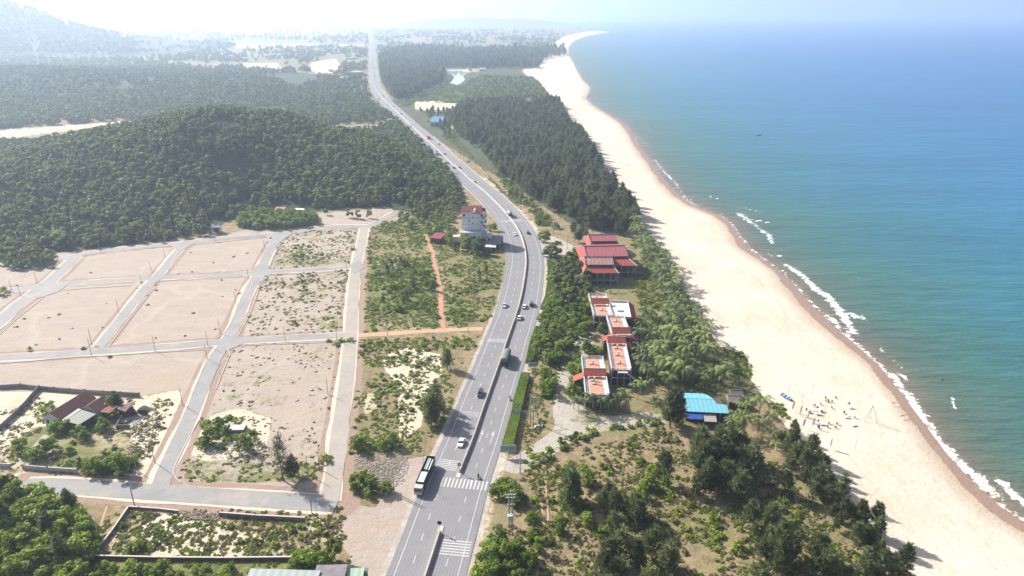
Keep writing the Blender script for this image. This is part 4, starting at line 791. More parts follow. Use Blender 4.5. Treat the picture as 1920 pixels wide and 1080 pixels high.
# small temple pavilion by the estate entrance
o = g3(405, 438); t = thing('grave_pavilion', 'small grey curved roof pavilion on columns at the wood edge by the estate road', 'pavilion', o, .1); GS = simple('grey_stone', (.42,.40,.42), .8, .2, .8)
for x in (-2.2, 2.2):
    for y in (0, 4.4): mb = MB(); mb.tube((x, y, 0), (x, y, 4.2), .26); mb.build('column', GS, t)
mb = MB(); mb.box((0, 2.2, .25), (5.6, 5.6, .5)); mb.build('plinth', GS, t); mb = MB(); mb.box((0, 2.6, 2.2), (3.4, 3, 3.6)); mb.build('dark_interior', DKWALL, t)
mb = MB(); mb.add([(-3.4, -1.2, 4.3), (3.4, -1.2, 4.3), (3.4, 5.6, 4.3), (-3.4, 5.6, 4.3), (-1.3, 1.1, 5.4), (1.3, 1.1, 5.4), (1.3, 3.3, 5.4), (-1.3, 3.3, 5.4), (0, 2.2, 7.0)], [(3,2,1,0), (0,1,5,4), (1,2,6,5), (2,3,7,6), (3,0,4,7), (4,5,8), (5,6,8), (6,7,8), (7,4,8)]); mb.build('roof', simple('grey_roof_tile', (.30,.28,.31), .8, .2, 1.5), t)
mb = MB()
for sx_ in (-1, 1):
    for sy_ in (0, 1): mb.tube((sx_*1.3, 2.2+(sy_*2-1)*1.1, 5.5), (sx_*3.4, 2.2+(sy_*2-1)*3.4, 4.4), .2, .2, 6); mb.tube((sx_*3.4, 2.2+(sy_*2-1)*3.4, 4.4), (sx_*4.0, 2.2+(sy_*2-1)*4.0, 5.1), .18, .05, 6)
mb.build('hip_trim', STUC, t)
# red-tiled house in the walled compound
o, yaw, W, D = frame_from((85,789), (117,790), (122,746), 4.0); yaw = -.02; t = thing('tiled_farmhouse', 'white walled house with long dark red tiled gables inside the sandy compound', 'house', g3(101, 802), -.25); HT = ribbed('old_red_tile', (.17,.085,.07), 9, .85, .3, 1, dirt=(.13,.08,.07)); HW_ = simple('pale_blue_white_wall', (.60,.63,.66), .7, .06)
def gable(cx, y0, y1, w_, ze, rise, m, wallm):
    mb = MB(); mb.prism([(cx-w_/2+.4, 0), (cx+w_/2-.4, 0), (cx+w_/2-.4, ze), (cx, ze+rise-.15), (cx-w_/2+.4, ze)], y0+.4, y1-.4, 'y'); wl = mb.build('wall', wallm, t)
    mb = MB(); mb.add([(cx-w_/2, y0, ze-.15), (cx, y0, ze+rise), (cx+w_/2, y0, ze-.15), (cx-w_/2, y1, ze-.15), (cx, y1, ze+rise), (cx+w_/2, y1, ze-.15), (cx-w_/2, y0, ze-.3), (cx, y0, ze+rise-.15), (cx+w_/2, y0, ze-.3), (cx-w_/2, y1, ze-.3), (cx, y1, ze+rise-.15), (cx+w_/2, y1, ze-.3)], [(0,3,4,1), (1,4,5,2), (6,7,10,9), (7,8,11,10), (0,1,7,6), (1,2,8,7), (3,9,10,4), (4,10,11,5), (0,6,9,3), (2,5,11,8)]); mb.build('roof', m, t); return wl
wl = gable(0, 0, 15, 8.2, 3.6, 2.3, HT, HW_); gable(8.0, 7.5, 14.5, 7.0, 3.6, 1.9, HT, HW_)
for x, w_ in ((-2.3, .9), (.9, 1.6)): mb = MB(); mb.box((x, .36, 1.9), (w_, .1, 1.5)); mb.build('window', GLASS, wl)
mb = MB(); mb.poly([(4.3, .4, 3.3), (11.2, -.2, 3.1), (12.2, 6.2, 3.5), (5.0, 7.2, 3.6)], .15); mb.build('porch_roof', ribbed('grey_sheet', (.20,.21,.165), 5, .6, .12), t); mb = MB(); mb.poly([(3.9, .2, 3.5), (4.9, .2, 3.35), (5.2, 7.2, 3.7), (4.0, 7.2, 3.9)], .12); mb.build('gutter_roof', STUC, t)
for x, y in ((4.8, .6), (8, .3), (10.9, .1)): mb = MB(); mb.tube((x, y, 0), (x, y, 3.2), .12); mb.build('post', STUC, t)
mb = MB(); mb.box((7.8, 4.2, 1.5), (5.6, 4.5, 3)); mb.build('dark_interior', DKWALL, t)
mb = MB(); mb.poly([(11.6, 8, 3.2), (15.4, 8.4, 3.0), (15.2, 12.6, 3.4), (12, 12.6, 3.6)], .15); mb.build('outhouse_roof', ribbed('bright_old_tile', (.24,.11,.08), 9, .85, .3, 1), t); mb = MB(); mb.box((13.6, 10.4, 1.5), (3, 3.6, 2.9)); mb.build('outhouse', DKWALL, t)
mb = MB(); mb.poly([(15.6, 11.4, 3.0), (19.5, 11.0, 2.6), (20.3, 15.8, 4.4), (15.8, 14.8, 3.0)], .15); mb.build('shed_roof', ribbed('brown_sheet', (.16,.09,.08), 5), t); mb = MB(); mb.box((17.8, 13.2, 1.2), (3, 3.4, 2.3)); mb.build('shed_wall', DKWALL, t)
# roofs at the lower edge of the photo
shed('long_pale_shed', 'long shed with a pale grey metal roof below the walled plot', (455,1100), (590,1104), (470,1070), 4.5, ribbed('pale_metal_sheet', (.33,.37,.36), 3.2, .4, .08), .6, mono=True)
shed('flat_roof_house', 'house with a dark stained flat roof beside the sandy apron', (583,1098), (643,1096), (590,1061), 4.6, simple('stained_screed', (.17,.15,.17), .7, .35, .6, dirt=(.30,.26,.26)), .1, STUC, mono=True, cat='house')
shed('green_roof_shed', 'small pale green metal roofed shed at the corner of the apron', (648,1092), (680,1090), (650,1069), 3.6, ribbed('pale_green_sheet', (.30,.42,.31), 4, .5, .1), .4, mono=True)
shed('grey_kiosk', 'little grey roofed kiosk next to the pale green roof', (680,1082), (687,1082), (680,1066), 3.2, DGREY, .2, mono=True, cat='kiosk')
shed('blue_roof_house', 'house with a dull blue hipped roof near the far sandy clearing', (806,229), (830,229), (810,218), 5, simple('dull_blue_roof', (.10,.19,.33), .6, .2), 3, STUC, cat='house')
# ruin foundation, tomb, gates, walls
def wall_line(name, label, pts, h, th, m, closed=False, cap=None, piers=0, cat='wall'):
    Pw = [g3(a, b) for a, b in pts]; Pw += [Pw[0]] if closed else []; mb = MB(); cm = MB(); pm = MB()
    for i, (a, b) in enumerate(zip(Pw[:-1], Pw[1:])):
        d = b-a; L = d.length; rz = math.atan2(d.y, d.x); c = (a+b)/2; mb.box((c.x, c.y, h/2), (L-th*.99, th, h), rz); cm.box((c.x, c.y, h+.06), (L-th*.5, th+.14, .12), rz)
        if piers:
            k = max(1, int(L/piers))
            for j in range(k+1): p = a+d*j/k; pm.box((p.x, p.y, h/2+.1), (th*1.7, th*1.7, h+.2), rz)
        else: pm.box((a.x, a.y, h/2+.02), (th*1.1, th*1.1, h+.06), rz)
    t = thing(name, label, cat); me = mb.build('wall_face', m, t); pm.build('pier', m, t)
    if cap: cm.build('coping', cap, t)
    return t
GB = simple('grey_block_wall', (.24,.22,.20), .9, .25, .6, dirt=(.12,.11,.10)); CAPM = simple('pale_coping', (.50,.44,.40), .85, .15)
wall_line('block_wall', 'long grey block wall behind the red tiled house', [(0,729),(40,727),(75,731),(160,738),(262,744)], 1.7, .25, GB, piers=6)
wall_line('block_wall', 'dark block wall running diagonally across the sandy corner compound', [(72,733),(40,770),(0,807)], 1.8, .25, GB, piers=7)
wall_line('white_wall', 'low white garden wall in front of the red tiled house', [(44,879),(90,883),(144,887)], 1.5, .25, STUC, piers=9); wall_line('white_wall', 'short white garden wall west of the gate opening', [(-20,876),(0,876),(21,877)], 1.5, .25, STUC)
wall_line('plot_wall', 'low pale coped wall along the road side of the bottom walled plot', [(243,953),(300,957),(335,961)], .7, .3, GB, cap=CAPM); wall_line('plot_wall', 'long darker wall along the road east of the rubble gap', [(412,967),(480,972),(573,977)], 1.2, .3, GB, cap=CAPM)
wall_line('plot_wall', 'low wall running down the west side of the bottom walled plot', [(242,954),(210,1000),(174,1046)], .9, .3, GB, cap=CAPM); wall_line('plot_wall', 'lower wall closing the bottom walled plot above the bushes', [(174,1047),(300,1050),(420,1051),(610,1049)], 1.0, .3, simple('brown_block', (.16,.11,.09), .9), cap=CAPM)
wall_line('yard_wall', 'low ruined enclosure wall among bushes east of the red tiled house', [(237,772),(219,803),(245,803)], 1.4, .2, GB); wall_line('yard_wall', 'dark broken wall standing over the concrete yard by the sand mound', [(237,776),(256,776)], 1.8, .2, DKWALL); wall_line('yard_wall', 'second dark broken wall beside the pale sand mound', [(261,776),(278,776)], 1.8, .2, DKWALL)
sheet('paved_yard', [(240,778),(268,778),(250,803),(224,803)], .06, CON); sheet('garden_path', [(82,815),(96,818),(70,840),(56,842)], .06, CON)
o = g3(444, 807); t = thing('grave_platform', 'flat pale concrete grave platform on the sandy mound', 'grave', o, .05); mb = MB(); mb.box((0, 0, .5), (6, 3.4, 1.0)); mb.build('base', GB, t); mb = MB(); mb.box((.3, 0, 1.1), (5, 3.0, .16)); mb.build('top_slab', STUC, t); mb = MB(); mb.box((-3, .2, .9), (.5, 3.4, 1.6)); mb.build('headstone', STDK, t)
wall_line('ruin_wall', 'thin white wall beside the blue roofed house', [(800,228),(838,231)], 1.2, .2, DKWALL); wall_line('far_wall', 'dark wall along the edge of the far sandy clearing', [(800,213),(862,211)], 1.6, .3, DKWALL)
# billboards and signs
def board(name, label, px, py, w_, h_, z, m, rz=0, lines=3, legs=2, lm=None, cat='sign'):
    o = g3(px, py); t = thing(name, label, cat, o, rz); mb = MB(); mb.box((0, 0, z+h_/2), (w_, .14, h_)); b = mb.build('panel', m, t); mb = MB()
    mb.box((0, 0, z+h_+.04), (w_+.1, .2, .08)); mb.box((0, 0, z-.04), (w_+.1, .2, .08)); mb.build('frame', CHROME, b)
    mb = MB()
    for i in range(lines):
        x = -w_*.42
        while x < w_*.40:
            l = random.uniform(.12, .4); mb.box((x+l/2, -.085, z+h_*(1-(i+1)/(lines+1))), (l, .03, h_*.10)); x += l+random.uniform(.08, .2)
    if lines: mb.build('lettering', lm or simple('dark_green_letters', (.03,.12,.09)), b)
    for i in range(legs): x = 0 if legs == 1 else -w_*.4+w_*.8*i/(legs-1); mb = MB(); mb.tube((x, .06, 0), (x, .06, z), .09); mb.build('post', CHROME, t)
    return t
board('billboard', 'pale green billboard at the end of the trimmed hedge beside the drive', 953, 856, 5.0, 2.4, 1.8, simple('pale_green_board', (.36,.44,.40), .6), .05, 3, 3, cat='billboard')
board('roadside_board', 'small pale blue board at the north end of the trimmed hedge', 998, 695, 3.2, 1.5, 1.9, simple('pale_blue_board', (.30,.42,.50), .6), .1, 2, 2)
board('roadside_board', 'small sign board standing by the drive into the pavilions', 1106, 722, 1.6, 1.0, 1.2, STUC, 0, 1, 1)
o = g3(993, 793); t = thing('cantilever_road_sign', 'blue road sign held out over the hedge on a long arm', 'road sign', o, 0); mb = MB(); mb.tube((-.6, 0, 0), (-.6, 0, 4.9), .12); mb.build('post', CHROME, t); mb = MB(); mb.tube((-.6, 0, 4.7), (-5.8, 0, 4.7), .09); mb.tube((-.6, 0, 4.3), (-5.8, 0, 4.3), .06); mb.build('arm', CHROME, t)
mb = MB(); mb.box((-4.2, -.1, 4.6), (2.9, .08, 1.1)); pn = mb.build('panel', simple('sign_blue', (.10,.22,.38), .5), t); mb = MB(); mb.box((-4.2, -.16, 4.8), (2.2, .02, .16)); mb.box((-4.4, -.16, 4.4), (1.6, .02, .16)); mb.build('lettering', WHITEM, pn)
o = g3(404, 452); t = thing('estate_sign', 'small white sign board on one post facing the grave pavilion', 'sign', o, .1); mb = MB(); mb.tube((0, 0, 0), (0, 0, 3), .1); mb.build('post', CHROME, t); mb = MB(); mb.box((-.6, 0, 3.3), (3, .12, 1.1)); mb.build('panel', STUC, t)
# highway gantry far along the road
p, nn, tt = at_s(s_of(862, 317)); t = thing('road_gantry', 'thin overhead sign arm reaching over the highway beside the tree belt', 'road sign', (p[0], p[1], 0), math.atan2(nn[1], nn[0])); mb = MB(); mb.tube((11, 0, 0), (11, 0, 6.5), .15); mb.build('post', CHROME, t); mb = MB(); mb.tube((11, 0, 6.3), (2, 0, 6.3), .1); mb.build('arm', CHROME, t); mb = MB(); mb.box((9.0, -.15, 6.1), (3, .1, 1.6)); mb.build('panel', simple('teal_panel', (.12,.3,.34), .5), t)
# ------------------------------------------------------------------ labels by nearest landmark
LM = [('the red tiled house', 100, 800), ('the zebra crossing', 875, 903), ('the blue roofed shed', 1320, 765), ('the front pavilion on stilts', 1130, 515), ('the tall pale building', 890, 450), ('the grave pavilion', 405, 438), ('the grave platform', 444, 807), ('the stone heap', 725, 875),
 ('the pale green billboard', 953, 860), ('the orange terrace blocks', 1150, 650), ('the lawn', 1190, 560), ('the bottom walled plot', 400, 1000), ('the red dirt track', 828, 560), ('the orange roofed cottage', 523, 395), ('the crimson roofed hut', 816, 445), ('the blue roofed house', 818, 228),
 ('the feather flags', 1500, 790), ('the main estate crossroads', 425, 642), ('the upper estate crossroads', 480, 508), ('the western estate fork', 85, 535), ('the lower western junction', 190, 655), ('the middle western crossroads', 277, 530), ('the south road end', 610, 940), ('the forked road mouth', 300, 910), ('the highway bend', 1020, 500),
 ('the far sandy clearing', 830, 200), ('the lagoon', 855, 145), ('the gravel yard', 1090, 660), ('the drive junction', 1090, 795), ('the beach tree belt', 1080, 330), ('the river mouth sand flat', 1000, 140), ('the dirt track junction', 840, 620), ('the transformer pole', 953, 985)]
LMW = [(n_, *G(a, b)) for n_, a, b in LM]
ORD = ['nearest', 'second nearest', 'third nearest', 'fourth nearest', 'fifth nearest', 'sixth nearest', 'seventh nearest', 'eighth nearest', 'ninth nearest', 'tenth nearest']
def relabel(objs, looks, group, top=4):
    """objs: list of (object, X, Y, look index); each gets its own label where a landmark singles it out, the rest of a landmark share one"""
    by = {}
    for o, x, y, lk in objs:
        ds = [(math.hypot(x-a, y-b), n_) for n_, a, b in LMW]; d, n_ = min(ds); by.setdefault((n_, lk), []).append((d, o))
    for (n_, lk), L in by.items():
        L.sort(key=lambda q: q[0])
        for i, (d, o) in enumerate(L):
            o['label'] = f'{looks[lk]}, {ORD[i]} to {n_}' if i < top else f'{looks[lk]} near {n_}'
            if len(L) == 1: o['label'] = f'{looks[lk]} closest to {n_}'
            o['group'] = group
# ------------------------------------------------------------------ poles and cables
PC = simple('pole_concrete', (.40,.38,.37), .8, .12, .5)
def pole(h, arm=0, double=False, thin=False):
    t = thing('utility_pole', 'pole', 'pole'); r = .14 if thin else .19
    mb = MB(); mb.tube((0, 0, 0), (0, 0, h), r, r*.6, 8); mb.build('shaft', PC, t)
    if double: mb = MB(); mb.tube((1.1, 0, 0), (1.1, 0, h), r, r*.6, 8); mb.build('shaft', PC, t)
    if arm:
        mb = MB(); mb.box((.5 if double else 0, 0, h-.5), (arm, .12, .12)); a_ = mb.build('crossarm', CHROME, t)
        for x in (-arm*.4, 0, arm*.4): mb = MB(); mb.tube((x+(.5 if double else 0), 0, h-.44), (x+(.5 if double else 0), 0, h-.15), .07, .05, 6); mb.build('insulator', STUC, a_)
    return t
EP = [(188,472,7),(310,458,7),(109,492,6),(69,530,6),(23,548,7),(38,553,6),(283,507,5),(266,535,6),(309,482,5),(223,587,7),(172,645,7.5),(172,667,8),(291,658,7),(390,649,7),(413,625,7),(443,572,7),(466,523,6),(483,440,7),(543,435,7),(388,673,6.5),(535,640,7),(632,640,7),(496,465,5),
 (343,760,7),(290,867,7),(255,880,6),(367,888,5),(578,890,7),(143,883,5),(650,507,6),(600,880,6),(615,740,7),(727,630,7),(878,622,7),(844,693,7),(801,690,6),(585,963,7)]
pl_ = []; protos = {}
for a, b, h in EP:
    if h not in protos: protos[h] = pole(h, thin=True); t = protos[h]
    else: t = copy_tree(protos[h])
    t.location = g3(a, b); pl_.append((t, t.location.x, t.location.y, 0))
BP = [(252,947,7.6,0,0),(732,922,8.5,0,1),(994,792,11,2.2,1),(1007,783,8.5,1.6,0),(975,887,7.5,0,0),(1037,573,9.5,2,0),(1043,527,10,2,0),(1035,437,9.5,2.6,1),(1063,467,8.5,1.5,0),(1018,645,9,2,0),(1017,403,10,2,0),(975,387,11,2.4,0),(950,330,11,2,0),(912,323,10,2,0),(890,308,10,2,0),(869,300,10,2,0),(838,262,11,2,0),(820,247,11,2,0),(759,193,12,2,0),(751,195,9,0,0),(737,186,14,0,0),(1021,690,8.5,1.8,0)]
for a, b, h, ar, db in BP: t = pole(h, ar, db); t.location = g3(a, b); pl_.append((t, t.location.x, t.location.y, 1))
relabel(pl_, ['slim pale concrete lamp-less pole of the estate', 'stout roadside concrete power pole'], 'concrete poles', top=10)
o = g3(954, 985); t = thing('transformer_pole', 'double pole with crossarms and a pale grey transformer box amid the roadside trees', 'power pole', o, .05)
for x in (0, 1.0): mb = MB(); mb.tube((x, 0, 0), (x, 0, 10.5), .18, .12); mb.build('shaft', PC, t)
mb = MB(); mb.box((.5, 0, 10.2), (3.0, .16, .16)); mb.box((.5, 0, 9.3), (2.4, .14, .14)); mb.box((.5, 0, 7), (2.0, .12, .12)); a_ = mb.build('crossarm', WHITEM, t)
for x in (-.8, .5, 1.8): mb = MB(); mb.tube((x, 0, 10.3), (x, 0, 10.75), .1, .06); mb.build('insulator', STUC, a_)
mb = MB(); mb.box((.5, -.5, 3.2), (1.5, 1.2, 1.5)); mb.build('transformer_box', simple('box_grey', (.55,.58,.62), .5), t); mb = MB(); mb.tube((.2, -.3, 4), (.2, -.1, 9.2), .06); mb.tube((.8, -.3, 4), (.8, -.1, 9.2), .06); mb.build('conduit', STDK, t)
CAB = simple('cable_dark', (.10,.10,.11), .6)
def cable(a, b, za, zb, lab, sag=1.2, dx=0):
    A = g3(*a)+Vector((dx, 0, za)); B = g3(*b)+Vector((dx, 0, zb)); mb = MB(); k = 10; pr = A
    for i in range(1, k+1): t_ = i/k; p = A.lerp(B, t_)-Vector((0, 0, sag*4*t_*(1-t_))); mb.tube(pr, p, .035, n=4); pr = p
    o = mb.build('power_cable', CAB, None); tag(o, lab, 'cable', 'overhead cables')
for dx in (-.8, .5, 1.8):
    cable((954,985), (975,887), 10.3, 7.4, 'thin cable from the transformer pole to the lone roadside pole', 1, dx*.6); cable((905,1110), (954,985), 9.5, 10.3, 'thin cable running down from the transformer pole over the roadside bushes', 1.2, dx*.6)
    cable((1017,403), (1035,437), 9.6, 9.2, 'thin cable between roadside poles beside the tree belt', 1, dx*.6); cable((975,387), (1017,403), 10.5, 9.6, 'thin cable in front of the casuarina belt', 1, dx*.6)
cable((844,693), (1021,690), 7, 8.2, 'cable crossing the highway above the tarpaulin truck', 1.5); cable((801,690), (732,922), 6, 8.3, 'cable beside the sandy lot to the twin poles', 2)
# ------------------------------------------------------------------ foliage meshes
L_HILL = leafmat('hill_leaves', (.030,.062,.012), (.34,.40,.08), .36); L_BRIGHT = leafmat('bright_leaves', (.035,.08,.008), (.32,.43,.05), .40); L_PINE = leafmat('casuarina_needles', (.032,.052,.02), (.25,.29,.12), .30)
L_PALM = leafmat('palm_fronds', (.016,.036,.009), (.25,.31,.085), .2); L_SHRUB = leafmat('shrub_leaves', (.06,.11,.015), (.36,.45,.07), .40); L_DRY = leafmat('dry_scrub_leaves', (.12,.11,.045), (.34,.31,.15), .25); BARK = simple('bark', (.16,.12,.09), .9, .3, 2); PBARK = simple('palm_bark', (.30,.26,.21), .9, .25, 2)
def leaves(cent, nrm, size, elong, tint, rg, jitter=.38):
    n = len(cent); nr_ = nrm/(np.linalg.norm(nrm, axis=1)[:, None]+1e-6)+rg.normal(0, jitter, (n, 3)); nr_ /= np.linalg.norm(nr_, axis=1)[:, None]+1e-9
    a = np.cross(nr_, rg.normal(0, 1, (n, 3))); a /= np.linalg.norm(a, axis=1)[:, None]+1e-9; b = np.cross(nr_, a); s = (size*rg.uniform(.6, 1.3, n))[:, None]
    V_ = np.stack([cent-a*s*elong*.5, cent-b*s*.5, cent+a*s*elong*.5, cent+b*s*.5], 1).reshape(-1, 3); return V_, np.repeat(tint, 4)
def crown_mesh(name, m, seed, h, r, nclump, per, lsize, base=.3, flat=.75, up=.25):
    rg = np.random.default_rng(seed); Vs, Ts = [], []
    for k in range(nclump):
        th = rg.uniform(0, 2*math.pi); q = math.sqrt(rg.uniform(0, 1)); zt = rg.uniform(0, 1); rr = r*q*(1-.45*zt**2)
        c = np.array([rr*math.cos(th), rr*math.sin(th), h*(base+(1-base)*.88*(zt*(1-.35*q)))]); cr = r*rg.uniform(.28, .46)
        d = rg.normal(0, 1, (per, 3)); d /= np.linalg.norm(d, axis=1)[:, None]; d[:, 2] = np.where(rg.random(per) < .72, np.abs(d[:, 2]), d[:, 2]); pos = c+d*np.array([cr, cr, cr*flat])*rg.uniform(.65, 1.08, (per, 1))
        ti = np.clip(rg.uniform(.15, .75)+rg.normal(0, .14, per), 0, 1); v_, t_ = leaves(pos, d, np.full(per, lsize), 1.3, ti, rg); Vs.append(v_); Ts.append(t_)
    V_ = np.concatenate(Vs); return mesh_np(name, V_, np.arange(len(V_)).reshape(-1, 4), attrs={'tint': np.concatenate(Ts)}, mat_=m)
def pine_mesh(name, m, seed, h, r, nb, per, lsize, base=.08, sharp=.75, lean=0):
    rg = np.random.default_rng(seed); Vs, Ts = [], []; tops = [(0, 0, 1.0)]+[(rg.uniform(-.35, .35)*r, rg.uniform(-.35, .35)*r, rg.uniform(.7, .95)) for _ in range(3)]
    for k in range(nb):
        ox, oy, hh = tops[k % 4] if k % 2 else tops[0]; t = rg.uniform(base, 1)**.8; L = r*(1-t)**sharp*rg.uniform(.65, 1.15)+.25; az = rg.uniform(0, 2*math.pi); el = rg.uniform(.1, .9); z0 = h*hh*t
        u = rg.uniform(.15, 1, per); cx = ox+L*u*math.cos(az); cy = oy+L*u*math.sin(az); cz = z0+L*u*math.tan(el)*.55; pos = np.stack([cx, cy, cz], 1)+rg.normal(0, .16, (per, 3))*(r/2.5)
        dirv = np.array([math.cos(az)*.6, math.sin(az)*.6, .9])+rg.normal(0, .45, (per, 3)); dirv /= np.linalg.norm(dirv, axis=1)[:, None]; side = np.cross(dirv, rg.normal(0, 1, (per, 3))); side /= np.linalg.norm(side, axis=1)[:, None]
        s = lsize*rg.uniform(.6, 1.3, per)[:, None]; v_ = np.stack([pos-side*s*.14, pos+dirv*s*.1-0*side, pos+side*s*.14, pos+dirv*s], 1).reshape(-1, 3); Vs.append(v_)
        Ts.append(np.repeat(np.clip(rg.uniform(.1, .8)+rg.normal(0, .12, per), 0, 1), 4))
    V_ = np.concatenate(Vs); return mesh_np(name, V_, np.arange(len(V_)).reshape(-1, 4), attrs={'tint': np.concatenate(Ts)}, mat_=m)
def palm_mesh(seed, h, L, nf):
    rg = np.random.default_rng(seed); Vq, Tq = [], []; top = np.array([.12*h*math.cos(seed), .12*h*math.sin(seed), h])
    for k in range(nf):
        az = 2*math.pi*k/nf*1.0+rg.uniform(-.25, .25); el = rg.uniform(.0, 1.1); Lk = L*rg.uniform(.8, 1.15); tn = rg.uniform(.1, .9); p = top.copy(); seg = 9; prev = None; d2 = np.array([math.cos(az), math.sin(az)]); sd_ = np.array([-math.sin(az), math.cos(az), 0]); e = el
        for i in range(seg+1):
            f = i/seg; wd = .55*L/4*math.sin(math.pi*min(1, .12+f*.9))**.7+.05
            if i < seg:
                dr = np.array([d2[0]*math.cos(e), d2[1]*math.cos(e), math.sin(e)]); q = p+dr*Lk/seg
                for sg in (-1, 1):
                    for hlf in (0, .5):
                        a = p+(q-p)*hlf; b = a+(q-p)*.42; tip = a+(q-p)*1.1+sd_*sg*wd*1.15+np.array([0, 0, -.45*wd]); Vq += [a, b, tip+(q-p)*.16, tip]; Tq += [np.clip(tn+rg.normal(0, .1), 0, 1)]*4
                p = q; e -= .21
    return mesh_np('crown', np.array(Vq), np.arange(len(Vq)).reshape(-1, 4), attrs={'tint': np.array(Tq)}, mat_=L_PALM), top
def trunk_obj(root, h, r, bend=(0, 0), m=BARK, limbs=4, seed=0):
    rg = random.Random(seed); mb = MB(); p = Vector((0, 0, -.2)); k = 3
    for i in range(k): q = Vector((bend[0]*((i+1)/k)**2, bend[1]*((i+1)/k)**2, h*(i+1)/k)); mb.tube(p, q, r*(1-.6*i/k), r*(1-.6*(i+1)/k), 6); p = q
    for i in range(limbs): a = rg.uniform(0, 6.28); z = h*rg.uniform(.45, .9); mb.tube((bend[0]*(z/h)**2, bend[1]*(z/h)**2, z), (math.cos(a)*h*.3, math.sin(a)*h*.3, z+h*.25), r*.4, r*.12, 5)
    return mb.build('trunk', m, root)
def tree_proto(name, cat, me, h, r, bend=(0, 0), m=BARK, limbs=4, seed=0, tf=.75):
    t = thing(name, 'tree', cat); trunk_obj(t, h*tf, r, bend, m, limbs, seed); link('crown', me, t); return t
KIND = {}
KIND['hill'] = [tree_proto('broadleaf_tree', 'tree', crown_mesh('crown', L_HILL, 40+i, h, r, 11, 52, .72, .18), h, .16, seed=i) for i, (h, r) in enumerate(((7.5, 2.7), (6.2, 3.0), (8.8, 2.5)))]
KIND['bright'] = [tree_proto('bright_leafed_tree', 'tree', crown_mesh('crown', L_BRIGHT, 60+i, h, r, 20, 60, .46, .15), h, .18, seed=i+9) for i, (h, r) in enumerate(((6.5, 2.7), (5.2, 3.0), (7.5, 2.5)))]
KIND['pine'] = [tree_proto('casuarina_tree', 'tree', pine_mesh('crown', L_PINE, 80+i, h, r, 88, 15, 1.2, .10, .55), h, .16, limbs=0, seed=i+20, tf=.9) for i, (h, r) in enumerate(((10, 2.7), (8.5, 2.9), (11.5, 2.5)))]
KIND['shrub'] = [tree_proto('shrub', 'shrub', crown_mesh('crown', L_SHRUB, 100+i, h, r, 8, 40, .34, .05, .7), h, .06, seed=i+30, tf=.5) for i, (h, r) in enumerate(((1.7, 1.5), (1.3, 1.8), (2.4, 1.5)))]
KIND['dry'] = [tree_proto('dry_bush', 'shrub', crown_mesh('crown', L_DRY, 120+i, h, r, 6, 26, .30, .05, .7), h, .05, seed=i+40, tf=.5) for i, (h, r) in enumerate(((1.0, 1.1), (.8, 1.3)))]
_tm = [crown_mesh('crown', m_, 160+i, h, r, 7, 16, .26, .0, .5) for i, (m_, h, r) in enumerate(((L_DRY, .35, .9), (L_SHRUB, .4, .9), (L_DRY, .5, .7)))]
KIND['grass'] = []
KIND['palm'] = []
for i, (h, L) in enumerate(((6.5, 4.2), (5.0, 4.0), (7.8, 4.4))):
    me, top = palm_mesh(140+i, h, L, 12+i); t = thing('coconut_palm', 'palm', 'palm tree'); trunk_obj(t, h, .17, (top[0], top[1]), PBARK, 0); link('crown', me, t); KIND['palm'].append(t)
# ------------------------------------------------------------------ where things grow
PLANTS = {k: [] for k in KIND if k != 'grass'}      # kind -> (x, y, scale, variant, zone)
_excl_lines = [(HWC, 11.8)]+[([tuple(p) for p in pl[::3]], h+1.2) for pl, h in RW.values()]+[([tuple(p) for p in TRACK2[::2]], 1.6), ([tuple(p) for p in TRACK[::2]], 2.4)]
BLD = [((-100,246),(60,236),(232,223),(242,231),(84,253),(-100,274)), ((1094,442),(1170,442),(1172,470),(1094,470)), ((1088,466),(1200,466),(1200,500),(1165,525),(1088,525)), ((1110,552),(1196,552),(1200,600),(1190,635),(1190,705),(1150,710),(1148,752),(1092,752),(1095,670),(1145,668),(1140,600),(1110,600)), ((1268,742),(1370,742),(1372,786),(1268,786)),
       ((1364,735),(1402,735),(1402,758),(1364,758)), ((864,425),(925,425),(940,466),(868,470)), ((80,745),(150,745),(205,760),(200,785),(155,812),(85,806)), ((392,415),(425,415),(425,446),(392,446)), ((505,385),(580,385),(580,398),(505,398)), ((425,795),(465,795),(465,812),(425,812)), ((936,838),(972,838),(972,868),(936,868)), ((455,1075),(690,1066),(690,1140),(440,1140)), ((798,222),(842,222),(842,234),(798,234)), ((1040,712),(1050,712),(1050,730),(1026,730))]
def ok_mask(x, y, roads=True):
    m = np.ones(len(x), bool); px, py = PXY(x, y)
    for b in BLD: m &= ~inpoly(px, py, b)
    if roads:
        for pl, h in _excl_lines: m &= dline(x, y, pl) > h
    return m
def scatter(kind, poly, sp_, smin, smax, dens=1.0, nz=None, zone=0, inv=False):
    W = np.array(gl(poly)); x0, y0 = W.min(0); x1, y1 = W.max(0); xs = np.arange(x0, x1, sp_); ys = np.arange(y0, y1, sp_)
    if len(xs)*len(ys) > 400000: return
    a, b = np.meshgrid(xs, ys); a = (a+rng.uniform(-.45, .45, a.shape)*sp_).ravel(); b = (b+rng.uniform(-.45, .45, b.shape)*sp_).ravel()
    m = inpoly(a, b, [tuple(p) for p in W]) & (rng.random(a.shape) < dens); a, b = a[m], b[m]
    if nz: s_, th = nz; q = fbm(a+zone*31, b, s_, 3) > th; a, b = a[q], b[q]
    if len(a) == 0: return
    q = ok_mask(a, b); a, b = a[q], b[q]; nv = len(KIND[kind])
    for i in range(len(a)): PLANTS[kind].append((a[i], b[i], rng.uniform(smin, smax), int(rng.integers(nv)), zone))
